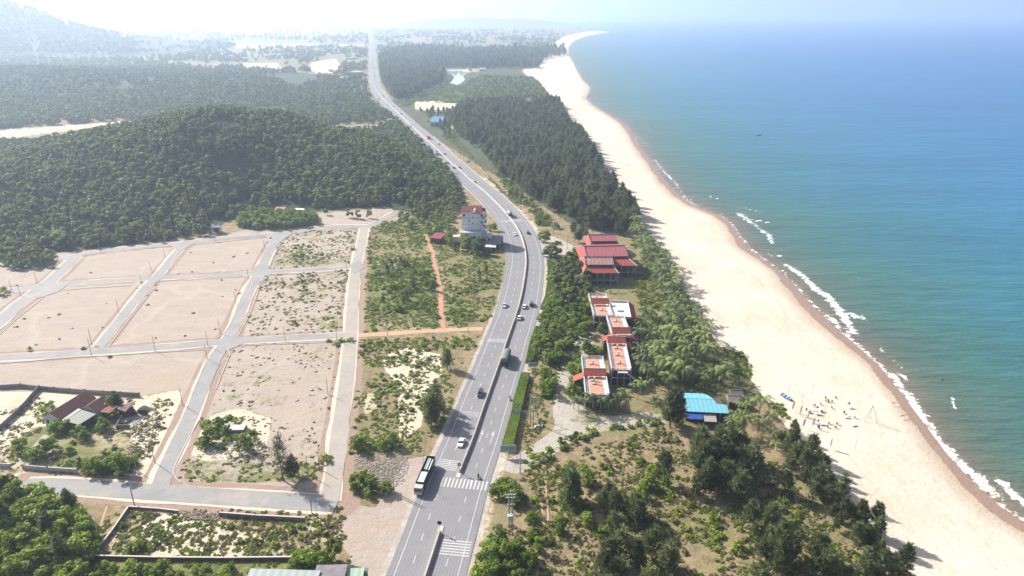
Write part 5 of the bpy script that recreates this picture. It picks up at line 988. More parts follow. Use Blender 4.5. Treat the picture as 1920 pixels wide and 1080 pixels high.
def put(kind, pts, smin=.9, smax=1.1, v=None):
    for q in pts:
        x, y = G(q[0], q[1]); PLANTS[kind].append((float(x), float(y), (q[2] if len(q) > 2 else rng.uniform(smin, smax)), (v if v is not None else int(rng.integers(len(KIND[kind])))), 99))
# hill woods: foot strip and slopes
scatter('hill', [(-300,560),(-40,490),(0,478),(100,468),(200,462),(290,452),(392,436),(392,420),(330,380),(0,300),(-500,330)], 4.6, .65, 1.35)
scatter('hill', [(392,412),(450,408),(600,390),(700,388),(770,380),(868,386),(845,325),(790,262),(745,225),(700,246),(400,258),(230,262),(-100,290),(-500,300),(-500,330),(0,330),(330,390)], 4.5, .5, 1.35, .95, (26, .27)); scatter('bright', [(480,300),(600,260),(760,262),(862,372),(700,385),(480,395)], 9, .8, 1.4, .7); scatter('bright', [(-300,500),(0,430),(200,415),(330,405),(392,436),(100,470),(-40,490)], 9, .9, 1.5, .8)
scatter('hill', [(0,470),(60,475),(100,480),(95,500),(20,508),(0,500)], 4.2, .8, 1.1); put('hill', [(75,492,.9),(45,500,1.0),(85,488,.9),(372,440,1.2),(385,441,1.1),(655,408,1.0),(672,410,.9),(693,409,.9),(612,403,.8),(1072,512,1.3),(1085,520,1.2),(1020,452,1.4),(1035,478,1.3),(1095,545,1.1)])
scatter('bright', [(447,415),(450,428),(520,432),(592,422),(590,408),(540,402),(470,402)], 3.6, .85, 1.1)
scatter('hill', [(760,382),(868,380),(870,400),(845,410),(780,408)], 5, .8, 1.1, .75)
# waste land
scatter('shrub', [(690,425),(790,400),(855,425),(860,470),(945,470),(950,520),(925,590),(900,610),(685,620),(690,500)], 2.6, .4, 1.0, .85, (16, .52), 1)
scatter('shrub', [(700,498),(815,480),(825,560),(805,590),(700,600),(690,550)], 2.4, .45, 1.2, .65, (9, .42), 2)
scatter('bright', [(735,490),(815,495),(822,560),(760,590),(710,570)], 7, .45, .75, .6); put('pine', [(735,505,.5),(752,500,.5),(775,543,.6),(812,545,.55),(912,515,.45),(898,525,.5),(762,565,.5),(727,512,.5)])
scatter('bright', [(740,400),(850,405),(862,440),(855,470),(800,440),(750,425)], 6.5, .6, .9, .7); put('hill', [(876,472,1.55),(886,478,1.5),(898,474,1.3),(870,466,1.5),(922,432,1.1),(905,476,.9),(868,462,1.1),(850,455,1.2),(842,448,1.0),(915,478,.8),(855,468,.9)])
put('pine', [(839,692,.95),(813,790,1.35),(816,776,1.0),(810,800,.9),(548,902,.9),(553,890,.75),(817,760,.9)])
scatter('bright', [(662,838),(690,828),(750,836),(755,850),(670,856)], 4.2, .7, .9); scatter('bright', [(642,880),(665,885),(700,915),(748,912),(750,930),(690,935),(648,915)], 4.0, .5, .85)
scatter('shrub', [(672,640),(900,630),(888,690),(845,780),(805,845),(650,860),(655,760)], 2.6, .4, 1.0, .8, (12, .56), 3)
# estate scrub
scatter('dry', [(505,435),(668,430),(655,625),(455,630)], 2.6, .4, 1.0, .6, (10, .5), 4); scatter('shrub', [(545,455),(595,455),(590,495),(550,495)], 3.0, .5, 1.1, .6); scatter('shrub', [(560,515),(590,515),(580,555),(560,555)], 3.5, .5, 1.2, .6)
scatter('dry', [(400,645),(650,640),(620,905),(330,905)], 4.0, .3, .7, .4, (12, .56), 5); scatter('dry', [(0,540),(480,440),(440,640),(0,670)], 9, .4, .9, .25, None, 6)
scatter('shrub', [(372,790),(400,780),(480,790),(490,830),(440,855),(385,835)], 3.2, .7, 1.3, .7); put('bright', [(383,838,.85),(392,832,.8),(460,845,.95),(410,800,.6),(425,815,.6),(400,812,.6)])
put('shrub', [(662,468,1.1),(658,640,1.2),(632,648,1.3),(8,552,2.2),(552,608,1.2),(640,640,1.1),(618,640,1.0),(610,865,1.4),(155,655,1.0),(57,657,.9),(205,670,.7)])
# garden of the tiled house
scatter('bright', [(160,780),(215,760),(235,785),(205,810),(170,812)], 4.0, .6, .9); put('bright', [(40,848,.95),(110,810,.95),(85,850,.85),(100,845,.8),(70,862,.8),(60,858,.8),(160,825,.7),(150,815,.7),(225,888,1.25),(215,880,1.0),(180,888,.9),(195,886,.85),(240,880,.8),(170,880,.8),(82,782,.7),(95,765,.6),(128,806,.7),(250,870,.6)]); put('pine', [(222,768,.75),(218,764,.6)])
scatter('shrub', [(0,840),(50,845),(200,820),(265,850),(262,885),(150,880),(0,876)], 3.0, .5, 1.2, .7, (9, .48), 7); scatter('dry', [(220,790),(310,765),(330,745),(310,800),(285,850),(260,860)], 2.8, .5, 1.2, .7)
# lower left wood and bottom belt
scatter('bright', [(-60,915),(30,920),(60,940),(150,955),(185,985),(185,1010),(165,1120),(-60,1120)], 3.6, .8, 1.3); put('hill', [(20,925,1.0),(5,930,1.1),(-10,935,1.1)]); put('pine', [(135,965,.8),(95,1010,.9),(120,1060,.9),(20,1000,.8)])
scatter('bright', [(160,1062),(640,1060),(650,1075),(590,1085),(560,1064),(470,1066),(450,1130),(150,1130)], 3.0, .4, .75, .95); put('bright', [(580,1062,1.0),(600,1062,.9),(560,1060,.8),(255,1032,.7)]); put('hill', [(628,1048,.9)])
scatter('shrub', [(185,1045),(245,960),(330,965),(620,985),(640,1040),(400,1048)], 3.0, .4, 1.1, .7, (12, .5), 8); scatter('dry', [(240,958),(640,975),(635,1048),(180,1048)], 2.4, .5, 1.2, .5)
# casuarina belts
scatter('pine', [(868,262),(850,240),(835,235),(855,215),(870,200),(1045,195),(1060,228),(1088,256),(1120,303),(1142,345),(1164,375),(1190,405),(1200,430),(1165,440),(1130,443),(1092,425),(1050,405),(1000,378),(965,345),(935,325),(905,290)], 4.9, .7, 1.5, .9, (22, .35), 9)
scatter('bright', [(880,205),(960,200),(965,225),(890,235)], 6, 1, 1.3, .6); scatter('bright', [(930,325),(960,345),(1000,385),(1030,410),(1045,430),(1010,425),(985,395),(955,370)], 4.5, .5, .95, .75)
scatter('pine', [(1290,862),(1315,850),(1385,855),(1408,885),(1420,930),(1370,960),(1300,940),(1290,880)], 4.8, 1.0, 1.4, .6); scatter('pine', [(1455,835),(1478,815),(1510,850),(1560,905),(1600,960),(1655,1020),(1710,1085),(1700,1120),(1600,1120),(1590,1040),(1530,950),(1470,880)], 3.6, .55, .85, .95)
scatter('pine', [(1140,1000),(1240,930),(1330,960),(1430,980),(1560,1060),(1600,1120),(1100,1120)], 5.0, .7, 1.2, .55, (18, .40), 10); put('pine', [(1256,803,1.5),(1266,800,1.2),(1068,942,1.3),(1062,935,.9),(1075,938,.9),(1245,905,1.1),(1255,800,1.15),(1262,795,.8),(1140,940,.75),(1150,955,.85),(1130,965,.7),(1470,930,.8),(1445,985,.8)])
scatter('bright', [(985,905),(1180,840),(1240,870),(1280,960),(1400,940),(1560,1010),(1600,1120),(960,1120)], 6.0, .35, .8, .5, (15, .46), 11); scatter('shrub', [(1000,890),(1240,815),(1300,900),(1450,900),(1600,1050),(1620,1120),(950,1120)], 3.2, .5, 1.2, .6, (12, .5), 12); scatter('dry', [(985,880),(1240,800),(1300,850),(1450,880),(1600,1050),(1620,1120),(950,1120)], 2.6, .5, 1.3, .55, (9, .45), 13)
# trees between road and resort
put('bright', [(945,925,1.15),(958,935,1.0),(935,930,.9),(970,945,1.0),(925,1035,1.0),(935,1020,.95),(915,1060,1.0),(950,1050,.9),(975,1040,.9),(990,1062,.9),(905,1090,1.0),(930,1085,.9),(1005,1010,.6),(1010,1035,.7)]); scatter('bright', [(890,1080),(925,1010),(985,1010),(1000,1060),(960,1120),(870,1120)], 4.2, .5, .85, .8)
scatter('bright', [(1012,590),(1035,575),(1062,600),(1070,640),(1058,680),(1010,690),(1000,670)], 3.8, .65, .95, .9); scatter('bright', [(1070,590),(1108,575),(1110,640),(1085,640)], 4.5, .8, 1.1, .8); scatter('hill', [(1040,530),(1100,525),(1110,570),(1060,580)], 5, .8, 1.2, .8); scatter('hill', [(1060,475),(1085,480),(1092,520),(1045,510)], 5, .8, 1.1, .7)
scatter('bright', [(1068,680),(1100,660),(1140,655),(1148,665),(1100,672),(1098,735),(1075,750),(1062,720)], 4.0, .7, .95, .9); scatter('bright', [(1120,600),(1148,605),(1150,640),(1120,635)], 4.2, .8, 1.05, .95); put('bright', [(1025,735,.95),(1020,715,.9),(1032,742,.8),(1075,590,1.0),(1060,560,.9),(1085,608,1.0),(1035,725,.9)]); scatter('shrub', [(975,870),(1100,805),(1240,788),(1265,800),(1120,812),(1000,880)], 2.2, .6, 1.2, .8)
put('pine', [(1085,455,1.0),(1098,452,.95),(1090,445,.9),(1075,440,.9),(1070,545,.9)])
scatter('hill', [(1012,470),(1060,480),(1085,520),(1110,535),(1115,580),(1060,590),(1040,560),(1038,500)], 6, .8, 1.2, .75); scatter('bright', [(1035,560),(1110,560),(1112,600),(1070,600)], 5, .8, 1.1, .8); scatter('shrub', [(1025,490),(1100,530),(1110,560),(1035,590)], 2.5, .6, 1.3, .7)
scatter('shrub', [(1180,440),(1240,500),(1260,600),(1240,640),(1195,700),(1200,610)], 3.2, .5, 1.2, .5)
# palms
scatter('palm', [(1172,428),(1195,428),(1214,450),(1248,492),(1272,535),(1300,585),(1318,630),(1338,668),(1366,706),(1396,742),(1428,778),(1445,795),(1400,800),(1378,770),(1375,735),(1270,735),(1225,725),(1195,712),(1192,640),(1205,610),(1250,600),(1235,535),(1208,520),(1202,480),(1180,440)], 4.5, .75, 1.2, .95)
scatter('palm', [(1192,690),(1240,690),(1268,705),(1268,745),(1215,742),(1190,715)], 5, .75, 1.1, .9)
put('palm', [(x, 770+random.uniform(-6, 6), random.uniform(.6, .85)) for x in range(1075, 1185, 10)]+[(1195,748,.9),(1200,740,.8),(1225,770,.7),(1395,815,1.0),(1375,822,.9),(1420,815,.9),(1440,832,.8),(1435,812,.8),(1395,790,.95),(1372,808,.8),(1456,845,.7),(1060,520,.8),(1055,530,.8),(1165,590,.6),(1204,590,.6)])
scatter('shrub', [(1355,650),(1385,655),(1412,690),(1405,715),(1375,700)], 2.4, .3, .6, .6); scatter('shrub', [(1480,815),(1520,830),(1535,870),(1505,855)], 2.4, .3, .6, .7); scatter('shrub', [(1438,748),(1470,758),(1482,785),(1450,775)], 2.4, .3, .6, .6)
scatter('shrub', [(1195,420),(1220,445),(1300,575),(1330,615),(1300,590),(1215,460)], 2.6, .5, 1.0, .8)
# verge, far scrub
scatter('shrub', [(880,300),(930,350),(1000,430),(1010,440),(960,370),(905,325)], 2.4, .4, .9, .6); scatter('shrub', [(760,170),(860,165),(900,140),(1000,145),(1030,180),(1050,210),(870,195),(780,190)], 4.5, .9, 2.6, .8, (25, .40)); scatter('shrub', [(705,195),(760,190),(860,165),(835,155),(760,200),(730,190)], 5, .9, 2.6, .8); scatter('pine', [(860,165),(900,145),(1000,145),(1030,180),(1045,205),(900,195)], 13, .4, .7, .6)
scatter('pine', [(835,262),(800,215),(780,205),(870,210),(870,255)], 9, .6, .9, .5); scatter('shrub', [(835,262),(800,215),(780,205),(870,210),(870,255)], 5, .7, 1.6, .7)
scatter('hill', [(560,236),(700,232),(745,222),(690,192),(560,185)], 7, .9, 1.3, .9)
# far country: growth thins out and is taken as one mass
def far_scatter(kind, poly, n_, s0, s1, nz=(60, .45), zone=0, smul=1.0):
    n_ = int(n_*.8); smul *= 1.12
    a = np.array(poly); px = rng.uniform(a[:, 0].min(), a[:, 0].max(), n_); py = rng.uniform(a[:, 1].min(), a[:, 1].max(), n_); m = inpoly(px, py, poly); px, py = px[m], py[m]; x, y = G(px, py)
    q = fbm(x+zone*77, y, nz[0]*1.0, 4) > nz[1]; x, y, py = x[q], y[q], py[q]; q = dline(x, y, HWC) > 16; x, y, py = x[q], y[q], py[q]
    for b in FARCLEAR: q = ~inpoly(*PXY(x, y), b); x, y, py = x[q], y[q], py[q]
    sc_ = np.interp(y, [700, 1500, 5000], [1.0, 1.35, 2.6])*smul
    for i in range(len(x)): PLANTS[kind].append((x[i], y[i], rng.uniform(s0, s1)*sc_[i], int(rng.integers(len(KIND[kind]))), 50))
FARCLEAR = [[(780,186),(870,186),(855,206),(830,213),(780,206)], [(828,128),(885,130),(880,145),(862,160),(825,165),(845,146)], [(450,116),(532,116),(532,132),(455,132)], [(578,116),(632,110),(642,125),(620,142),(582,136)], [(-60,250),(60,240),(230,228),(240,235),(80,253),(-60,273)], [(440,80),(690,82),(680,87),(440,92)]]
far_scatter('pine', [(712,112),(770,92),(900,98),(1130,92),(1015,112),(1010,128),(900,128),(835,130),(835,150),(815,165),(770,185),(735,190),(712,150)], 7000, .9, 1.3, (70, .33), 1, 1.0)
far_scatter('hill', [(-60,112),(240,112),(440,135),(500,150),(560,175),(640,200),(735,218),(560,240),(230,226),(60,238),(-60,245)], 11000, .9, 1.3, (60, .30), 2)
far_scatter('hill', [(-80,0),(0,24),(60,50),(130,66),(260,90),(250,104),(-80,112)], 5000, 1, 1.5, (60, .25), 3, 1.2); far_scatter('hill', [(240,60),(690,58),(700,100),(692,190),(620,200),(540,165),(460,135),(240,112)], 8000, .8, 1.2, (120, .50), 4, 1.0)
far_scatter('hill', [(700,56),(1030,56),(1060,66),(1030,90),(1015,120),(712,108)], 5000, .8, 1.2, (110, .50), 5, .9); far_scatter('hill', [(600,140),(690,135),(690,195),(640,215),(560,200)], 900, .7, 1.1, (60, .45), 6)
SRC = {k: [ch for p in v for ch in p.children if ch.name.startswith('crown')] for k, v in KIND.items()}
def stuff_scatter(name, kind, P_, label):
    P_ = np.array([(a, b, s, v) for a, b, s, v, z in P_]); X_, Y_ = P_[:, 0], P_[:, 1]; Z_ = hfun(X_, Y_)-.15; n = len(P_)
    me = bpy.data.meshes.new(name); me.vertices.add(n); me.vertices.foreach_set('co', np.stack([X_, Y_, Z_], 1).astype(np.float32).ravel())
    for nm, ty, a in (('vi', 'INT', P_[:, 3].astype(np.int32)), ('sc', 'FLOAT', P_[:, 2].astype(np.float32)), ('rz', 'FLOAT', rng.uniform(0, 6.28, n).astype(np.float32))): t = me.attributes.new(nm, ty, 'POINT'); t.data.foreach_set('value', a)
    o = link(name, me); o['kind'] = 'stuff'; o['label'] = label
    g = bpy.data.node_groups.new('grow_'+name, 'GeometryNodeTree'); g.interface.new_socket('Geometry', in_out='INPUT', socket_type='NodeSocketGeometry'); g.interface.new_socket('Geometry', in_out='OUTPUT', socket_type='NodeSocketGeometry')
    A = g.nodes.new; i_ = A('NodeGroupInput'); o_ = A('NodeGroupOutput'); ip = A('GeometryNodeInstanceOnPoints'); jn = A('GeometryNodeJoinGeometry')
    if SRC[kind] == 'mesh':
        # three small tufts of the same object kind, real pieces of grass at the edge of the waste land
        SRC[kind] = []
        for q_, (m_, (a_, b_)) in enumerate(zip(_tm, ((700, 600), (705, 606), (1000, 900)))): so_ = link('grass', m_); so_['kind'] = 'stuff'; so_.location = g3(a_, b_); SRC[kind].append(so_)
    for s_ in reversed(SRC[kind]):
        oi = A('GeometryNodeObjectInfo'); oi.inputs[0].default_value = s_; ge = A('GeometryNodeGeometryToInstance'); g.links.new(oi.outputs['Geometry'], ge.inputs[0]); g.links.new(ge.outputs[0], jn.inputs[0])
    def na(nm, ty): q = A('GeometryNodeInputNamedAttribute'); q.data_type = ty; q.inputs[0].default_value = nm; return q.outputs[0]
    g.links.new(i_.outputs[0], ip.inputs['Points']); g.links.new(jn.outputs[0], ip.inputs['Instance']); ip.inputs['Pick Instance'].default_value = True; g.links.new(na('vi', 'INT'), ip.inputs['Instance Index']); g.links.new(na('sc', 'FLOAT'), ip.inputs['Scale'])
    cx = A('ShaderNodeCombineXYZ'); g.links.new(na('rz', 'FLOAT'), cx.inputs[2]); g.links.new(cx.outputs[0], ip.inputs['Rotation']); g.links.new(ip.outputs[0], o_.inputs[0]); md = o.modifiers.new('grow', 'NODES'); md.node_group = g
LOOK = {'hill': ['dark rounded broadleaf tree'], 'bright': ['fresh green leafy tree'], 'pine': ['grey green feathery casuarina tree'], 'shrub': ['low round green shrub'], 'dry': ['small dry straw coloured bush'], 'palm': ['coconut palm with yellow green fronds']}
STUFFN = {'hill': ('hillside_forest', 'dense broadleaf forest covering the hill and the land beyond'), 'bright': ('leafy_undergrowth', 'bright leafy undergrowth'), 'pine': ('casuarina_forest', 'hazy casuarina forest behind the long beach'), 'shrub': ('scrub_vegetation', 'green scrub on the waste land'), 'dry': ('dry_undergrowth', 'dry scrub on the bare plots'), 'palm': ('palm_foliage', 'palms')}
SZ = {'hill': 7, 'bright': 6, 'pine': 9, 'shrub': 1.6, 'dry': .9, 'palm': 7}
NPL = {}
for k, L in PLANTS.items():
    A_ = np.array([(a, b, s) for a, b, s, v, z in L]); hz = hfun(A_[:, 0], A_[:, 1]); px, py = PXY(A_[:, 0], A_[:, 1], hz); dep = A_[:, 1]*cp+(H-hz)*sp
    size = A_[:, 2]/dep*((px > -15) & (px < 1935) & (py > 0) & (py < 1100)); keep = (px > -700) & (px < 2600)
    sd_ = shore_dist(A_[:, 0], A_[:, 1]); keep &= sd_ > 12
    order = [i for i in np.argsort(-size) if keep[i]]; nind = {'hill': 290, 'bright': 300, 'pine': 300, 'shrub': 280, 'dry': 120, 'palm': 300}[k]
    used = set(); objs = []; nv = len(KIND[k])
    for r_, i in enumerate(order[:nind]):
        if size[i] <= 0: nind = r_; break
        a, b, s, v, z = L[i]
        if v not in used: t = KIND[k][v]; used.add(v)
        else: t = copy_tree(KIND[k][v])
        t.location = (a, b, float(hz[i])-.1); t.rotation_euler = (rng.uniform(-.05, .05), rng.uniform(-.05, .05), rng.uniform(0, 6.28)); t.scale = (s*rng.uniform(.9, 1.1), s*rng.uniform(.9, 1.1), s*rng.uniform(.85, 1.15)); objs.append((t, a, b, 0))
    relabel(objs, LOOK[k], {'hill': 'dark broadleaf trees', 'bright': 'fresh green trees', 'pine': 'casuarina trees', 'shrub': 'green shrubs', 'dry': 'dry bushes', 'palm': 'coconut palms'}[k])
    rest = [L[i] for i in order[nind:]]; NPL[k] = (len(objs), len(rest))
    if rest: stuff_scatter(STUFFN[k][0], k, rest, STUFFN[k][1])
GR = []
def tufts(poly, sp_, a0, a1, dens=1.0, nz=None, vs=(0, 1, 2)):
    W = np.array(gl(poly)); x0, y0 = W.min(0); x1, y1 = W.max(0); a, b = np.meshgrid(np.arange(x0, x1, sp_), np.arange(y0, y1, sp_)); a = (a+rng.uniform(-.5, .5, a.shape)*sp_).ravel(); b = (b+rng.uniform(-.5, .5, b.shape)*sp_).ravel()
    m = inpoly(a, b, [tuple(p) for p in W]) & (rng.random(a.shape) < dens); a, b = a[m], b[m]
    if nz: q = fbm(a+5, b, nz[0], 3) > nz[1]; a, b = a[q], b[q]
    q = ok_mask(a, b); a, b = a[q], b[q]
    for i in range(len(a)): GR.append((a[i], b[i], rng.uniform(a0, a1), vs[int(rng.integers(len(vs)))], 0))
tufts([(985,878),(1240,800),(1300,840),(1450,860),(1600,1030),(1700,1120),(930,1120),(960,960)], 1.15, .5, 1.5, .8, (7, .42))
tufts([(672,636),(900,629),(888,690),(845,780),(805,845),(655,845),(655,760)], 1.3, .5, 1.3, .8, (8, .48), (0, 1, 1)); tufts([(690,425),(800,400),(865,470),(948,480),(925,595),(900,612),(682,622)], 1.5, .6, 1.5, .8, (8, .42), (0, 1, 1))
tufts([(243,958),(640,970),(638,1046),(180,1046)], 1.0, .5, 1.3, .7, (6, .47)); tufts([(0,745),(70,745),(265,748),(330,735),(270,893),(0,890)], 1.2, .5, 1.3, .7, (6, .5)); tufts([(335,860),(620,866),(618,905),(335,902)], 1.2, .4, 1.2, .6, (5, .45), (0, 1)); tufts([(375,785),(500,780),(500,860),(370,860)], 1.2, .5, 1.2, .6, (5, .5))
tufts([(400,645),(650,640),(640,735),(400,735)], 1.8, .4, 1.1, .4, (7, .5), (0, 2)); tufts([(400,740),(640,735),(630,860),(500,860)], 1.8, .4, 1.1, .4, (7, .5), (0, 2)); tufts([(500,435),(668,430),(655,625),(455,630)], 1.7, .5, 1.3, .55, (8, .46)); tufts([(1120,535),(1235,528),(1255,600),(1140,560)], 1.4, .5, 1.2, .7, (7, .45), (0, 1)); tufts([(1010,450),(1100,520),(1110,600),(1060,700),(985,870),(975,700),(1035,560)], 1.5, .6, 1.4, .7, None, (0, 1, 1))
tufts([(1185,440),(1240,500),(1300,590),(1366,706),(1428,778),(1400,800),(1260,735),(1190,705),(1200,600)], 1.7, .7, 1.8, .75, None, (0, 1, 2)); tufts([(640,950),(660,1040),(650,1120),(130,1120),(170,1050),(200,960)], 1.6, .6, 1.4, .5, None, (0, 1, 1)); tufts([(965,385),(1000,430),(990,425),(900,310),(830,255),(850,250)], 2.0, .8, 1.6, .8, None, (0, 1, 1)); tufts([(1355,650),(1390,658),(1412,692),(1405,715),(1372,698)], 1.1, .6, 1.2, .8, (5, .4), (1,)); tufts([(1438,748),(1470,758),(1482,788),(1450,778)], 1.1, .6, 1.2, .8, (4, .4), (1,)); tufts([(1480,812),(1525,828),(1540,880),(1505,860)], 1.1, .6, 1.2, .8, (4, .4), (1,)); tufts([(1640,1000),(1700,1060),(1740,1120),(1700,1120),(1640,1040)], 1.1, .6, 1.2, .8, (4, .4), (1, 2))
gmob = []
SRC['grass'] = 'mesh'
stuff_scatter('grass', 'grass', GR, 'low dry and green grass tufts on the open ground')
print('PLANTS', NPL, len(GR))
# the bare tall casuarina and its neighbour, hand placed
t = thing('tall_casuarina', 'tall sparse casuarina with a dark leaning trunk casting lacy shade on the estate road', 'tree', g3(531, 901)); me = pine_mesh('crown', leafmat('sparse_needles', (.09,.09,.055), (.20,.19,.12), .3), 300, 15.5, 5.6, 120, 11, .8, .18, .9); trunk_obj(t, 14, .26, (-1.2, .4), BARK, 12, 5); link('crown', me, t)
# trimmed hedge strips
def hedge(label, pts, w_, h_, seed, m):
    Pl = crom(gl(pts), 1.0); rg = np.random.default_rng(seed); n = len(Pl); T = np.gradient(Pl, axis=0); T /= np.linalg.norm(T, axis=1)[:, None]; Nn = np.stack([T[:, 1], -T[:, 0]], 1); k = int(n*300); i = rg.integers(0, n, k); ju = rg.uniform(-.9, .9, k); o_ = rg.uniform(-1, 1, k); z_ = rg.uniform(0, 1, k); top = rg.random(k) < .6; z_ = np.where(top, 1, z_); o_ = np.where(top, o_, np.sign(o_))
    wob = (fbm(i*1.0, np.zeros(k), 5, 2)-.5); pos = np.column_stack([Pl[i]+T[i]*ju[:, None]+Nn[i]*(o_*w_/2*(1+.2*wob))[:, None], h_*z_*(1+.35*wob)]); nr_ = np.column_stack([Nn[i]*np.where(top, 0, o_)[:, None], top*1.0])
    v_, t_ = leaves(pos, nr_, np.full(k, .34), 1.2, np.clip(.4+.5*wob+rg.normal(0, .15, k), 0, 1), rg, .6); me = mesh_np('trimmed_hedge', v_, np.arange(len(v_)).reshape(-1, 4), attrs={'tint': t_}, mat_=m); o = link('trimmed_hedge', me); tag(o, label, 'hedge')
hedge('trimmed green hedge strip between the highway and the gravel drive', [(985,706),(975,745),(965,790),(955,828),(951,845)], 3.4, 1.7, 1, L_BRIGHT); hedge('trimmed hedge strip beside the highway bend north of the gravel yard', [(1031,492),(1033,520),(1028,560),(1020,580)], 3.2, 1.6, 2, L_SHRUB); hedge('trimmed hedge strip beside the tarpaulin truck', [(1010,618),(1000,650),(993,680)], 3.0, 1.6, 3, L_BRIGHT); hedge('low clipped hedge by the parked car in the gravel yard', [(1030,700),(1026,725),(1021,745)], 2.2, 1.3, 4, L_BRIGHT)
# banana and lone palm-like plants are in the scatter; rubble heaps next
def heap(name, label, poly, n_, s0, s1, m, hmax=.8):
    W = np.array(gl(poly)); x0, y0 = W.min(0); x1, y1 = W.max(0); c = W.mean(0); mb = MB(); k = 0; rr = max(x1-x0, y1-y0)/2
    while k < n_:
        a, b = rng.uniform(x0, x1), rng.uniform(y0, y1)
        if not inpoly(np.array([a]), np.array([b]), [tuple(p) for p in W])[0]: continue
        s = rng.uniform(s0, s1); z = hmax*max(0, 1-math.hypot(a-c[0], b-c[1])/rr)*rng.uniform(.3, 1); mb.box((a, b, z+s*.2), (s, s*rng.uniform(.5, 1), s*.6), rng.uniform(0, 3), (rng.uniform(.5, .9), rng.uniform(.5, .9))); k += 1
    o = mb.build(name, m); o['kind'] = 'stuff'; o['label'] = label
heap('rubble', 'heap of grey blue broken stone beside the waiting lorry', [(665,853),(690,845),(760,848),(768,870),(758,905),(735,915),(700,912),(685,890),(665,875)], 1300, .12, .42, simple('blue_grey_stone', (.38,.355,.34), .8, .3, .5), .25)
heap('rubble', 'broken brick rubble in the gap of the plot wall', [(335,958),(410,964),(415,978),(345,975)], 260, .2, .5, simple('brown_rubble', (.30,.24,.20), .9, .35, .5), .5); heap('rubble', 'pale stone scatter on the sandy mound', [(400,835),(470,815),(500,830),(480,855),(430,865),(395,858)], 260, .2, .6, simple('pale_rubble', (.45,.42,.38), .9, .3, .5), .2)
heap('rubble', 'stones and debris among the bushes east of the tiled house', [(250,790),(300,770),(300,800),(270,850),(240,850)], 260, .2, .6, simple('pale_rubble2', (.45,.41,.36), .9, .3, .5), .2)
# ------------------------------------------------------------------ the beach
FLAGM = simple('white_cloth', (.74,.74,.74), .8, .05)
fl = []
def flag(a, b, h=4.2):
    t = thing('feather_flag', 'flag', 'flag', g3(a, b, 0), random.uniform(-.4, .4)); mb = MB(); pr = Vector((0, 0, 0))
    for i in range(1, 9): f = i/8; p = Vector((.55*max(0, f-.6)**1.3*4*.6, 0, h*(f if f < .9 else .9+(f-.9)*.3))); mb.tube(pr, p, .03, n=5); pr = p
    mb.build('pole', CHROME, t); mb = MB(); mb.poly([(.03, 0, .9), (.65, .1, 1.1), (.8, .15, h*.75), (.62, .06, h*.93), (.05, 0, h*.78)], .02); mb.build('sail', FLAGM, t); return t
for a, b in ((1484,771),(1499,779),(1504,803),(1522,802),(1512,790),(1555,842)): t = flag(a, b); fl.append((t, t.location.x, t.location.y, 0))
relabel(fl, ['white feather flag on the beach'], 'feather flags on the beach', 6)
for (a, b, h, lb) in ((1500,779,8.5,'tallest thin mast standing among the feather flags'),(1480,734,5,'thin white post inland of the volleyball spot'),(1522,738,4.6,'thin post alone above the scattered beach tables'),(1545,783,6.5,'thin net post amid the beach chairs'),(1603,842,5.2,'lone thin post south of the chairs on open sand')):
    mb = MB(); mb.tube((0, 0, 0), (0, 0, h), .06, .045); o = mb.build('thin_mast', simple('post_wood', (.3,.27,.25)), None); o.location = g3(a, b); tag(o, lb, 'post')
t = thing('tripod_swing', 'tall thin pole tripod standing on the open sand', 'tripod', g3(1631,789)); 
for p in ((-2.2, -.2), (2.1, -1.0), (.2, 1.8)): mb = MB(); mb.tube((p[0], p[1], 0), (.1, .2, 6.0), .07); mb.build('leg', simple('bamboo', (.33,.3,.27)), t)
mb = MB(); mb.tube((.1, .2, 6), (.1, .2, 1.2), .03); mb.build('rope', CAB, t); mb = MB(); mb.box((.1, .2, 1.1), (.5, .25, .08)); mb.build('seat', DKWALL, t)
def lounger(kind, col):
    t = thing('beach_chair' if kind else 'beach_table', 'x', 'chair' if kind else 'table')
    if kind:
        mb = MB(); mb.box((0, 0, .38), (.6, .55, .08)); mb.build('seat', col, t); mb = MB(); mb.box((0, .3, .75), (.6, .08, .7)); mb.build('backrest', col, t); s_ = .25
        for x in (-s_, s_):
            for y in (-.2, .2): mb = MB(); mb.box((x, y, .17), (.06, .06, .34)); mb.build('leg', col, t)
    else:
        mb = MB(); mb.box((0, 0, .72), (1.9, .9, .07)); mb.build('table_top', col, t)
        for x in (-.8, .8):
            for y in (-.35, .35): mb = MB(); mb.box((x, y, .34), (.07, .07, .68)); mb.build('leg', col, t)
    return t
_c = {'d': simple('dark_plastic', (.05,.06,.08), .5), 'b': simple('blue_plastic', (.06,.14,.33), .5), 'r': simple('red_plastic', (.35,.04,.05), .5), 'w': WHITEM}
ch = []
tp = None
for x, y in ((1220,350),(1155,495),(1265,615),(800,600),(685,400),(780,400),(735,450)):
    t = lounger(0, WHITEM) if tp is None else copy_tree(tp); tp = tp or t; t.location = g3(1440+x/8, 720+y/8+1); t.rotation_euler[2] = random.uniform(-.4, .4); ch.append((t, t.location.x, t.location.y, 0))
cp_ = {}
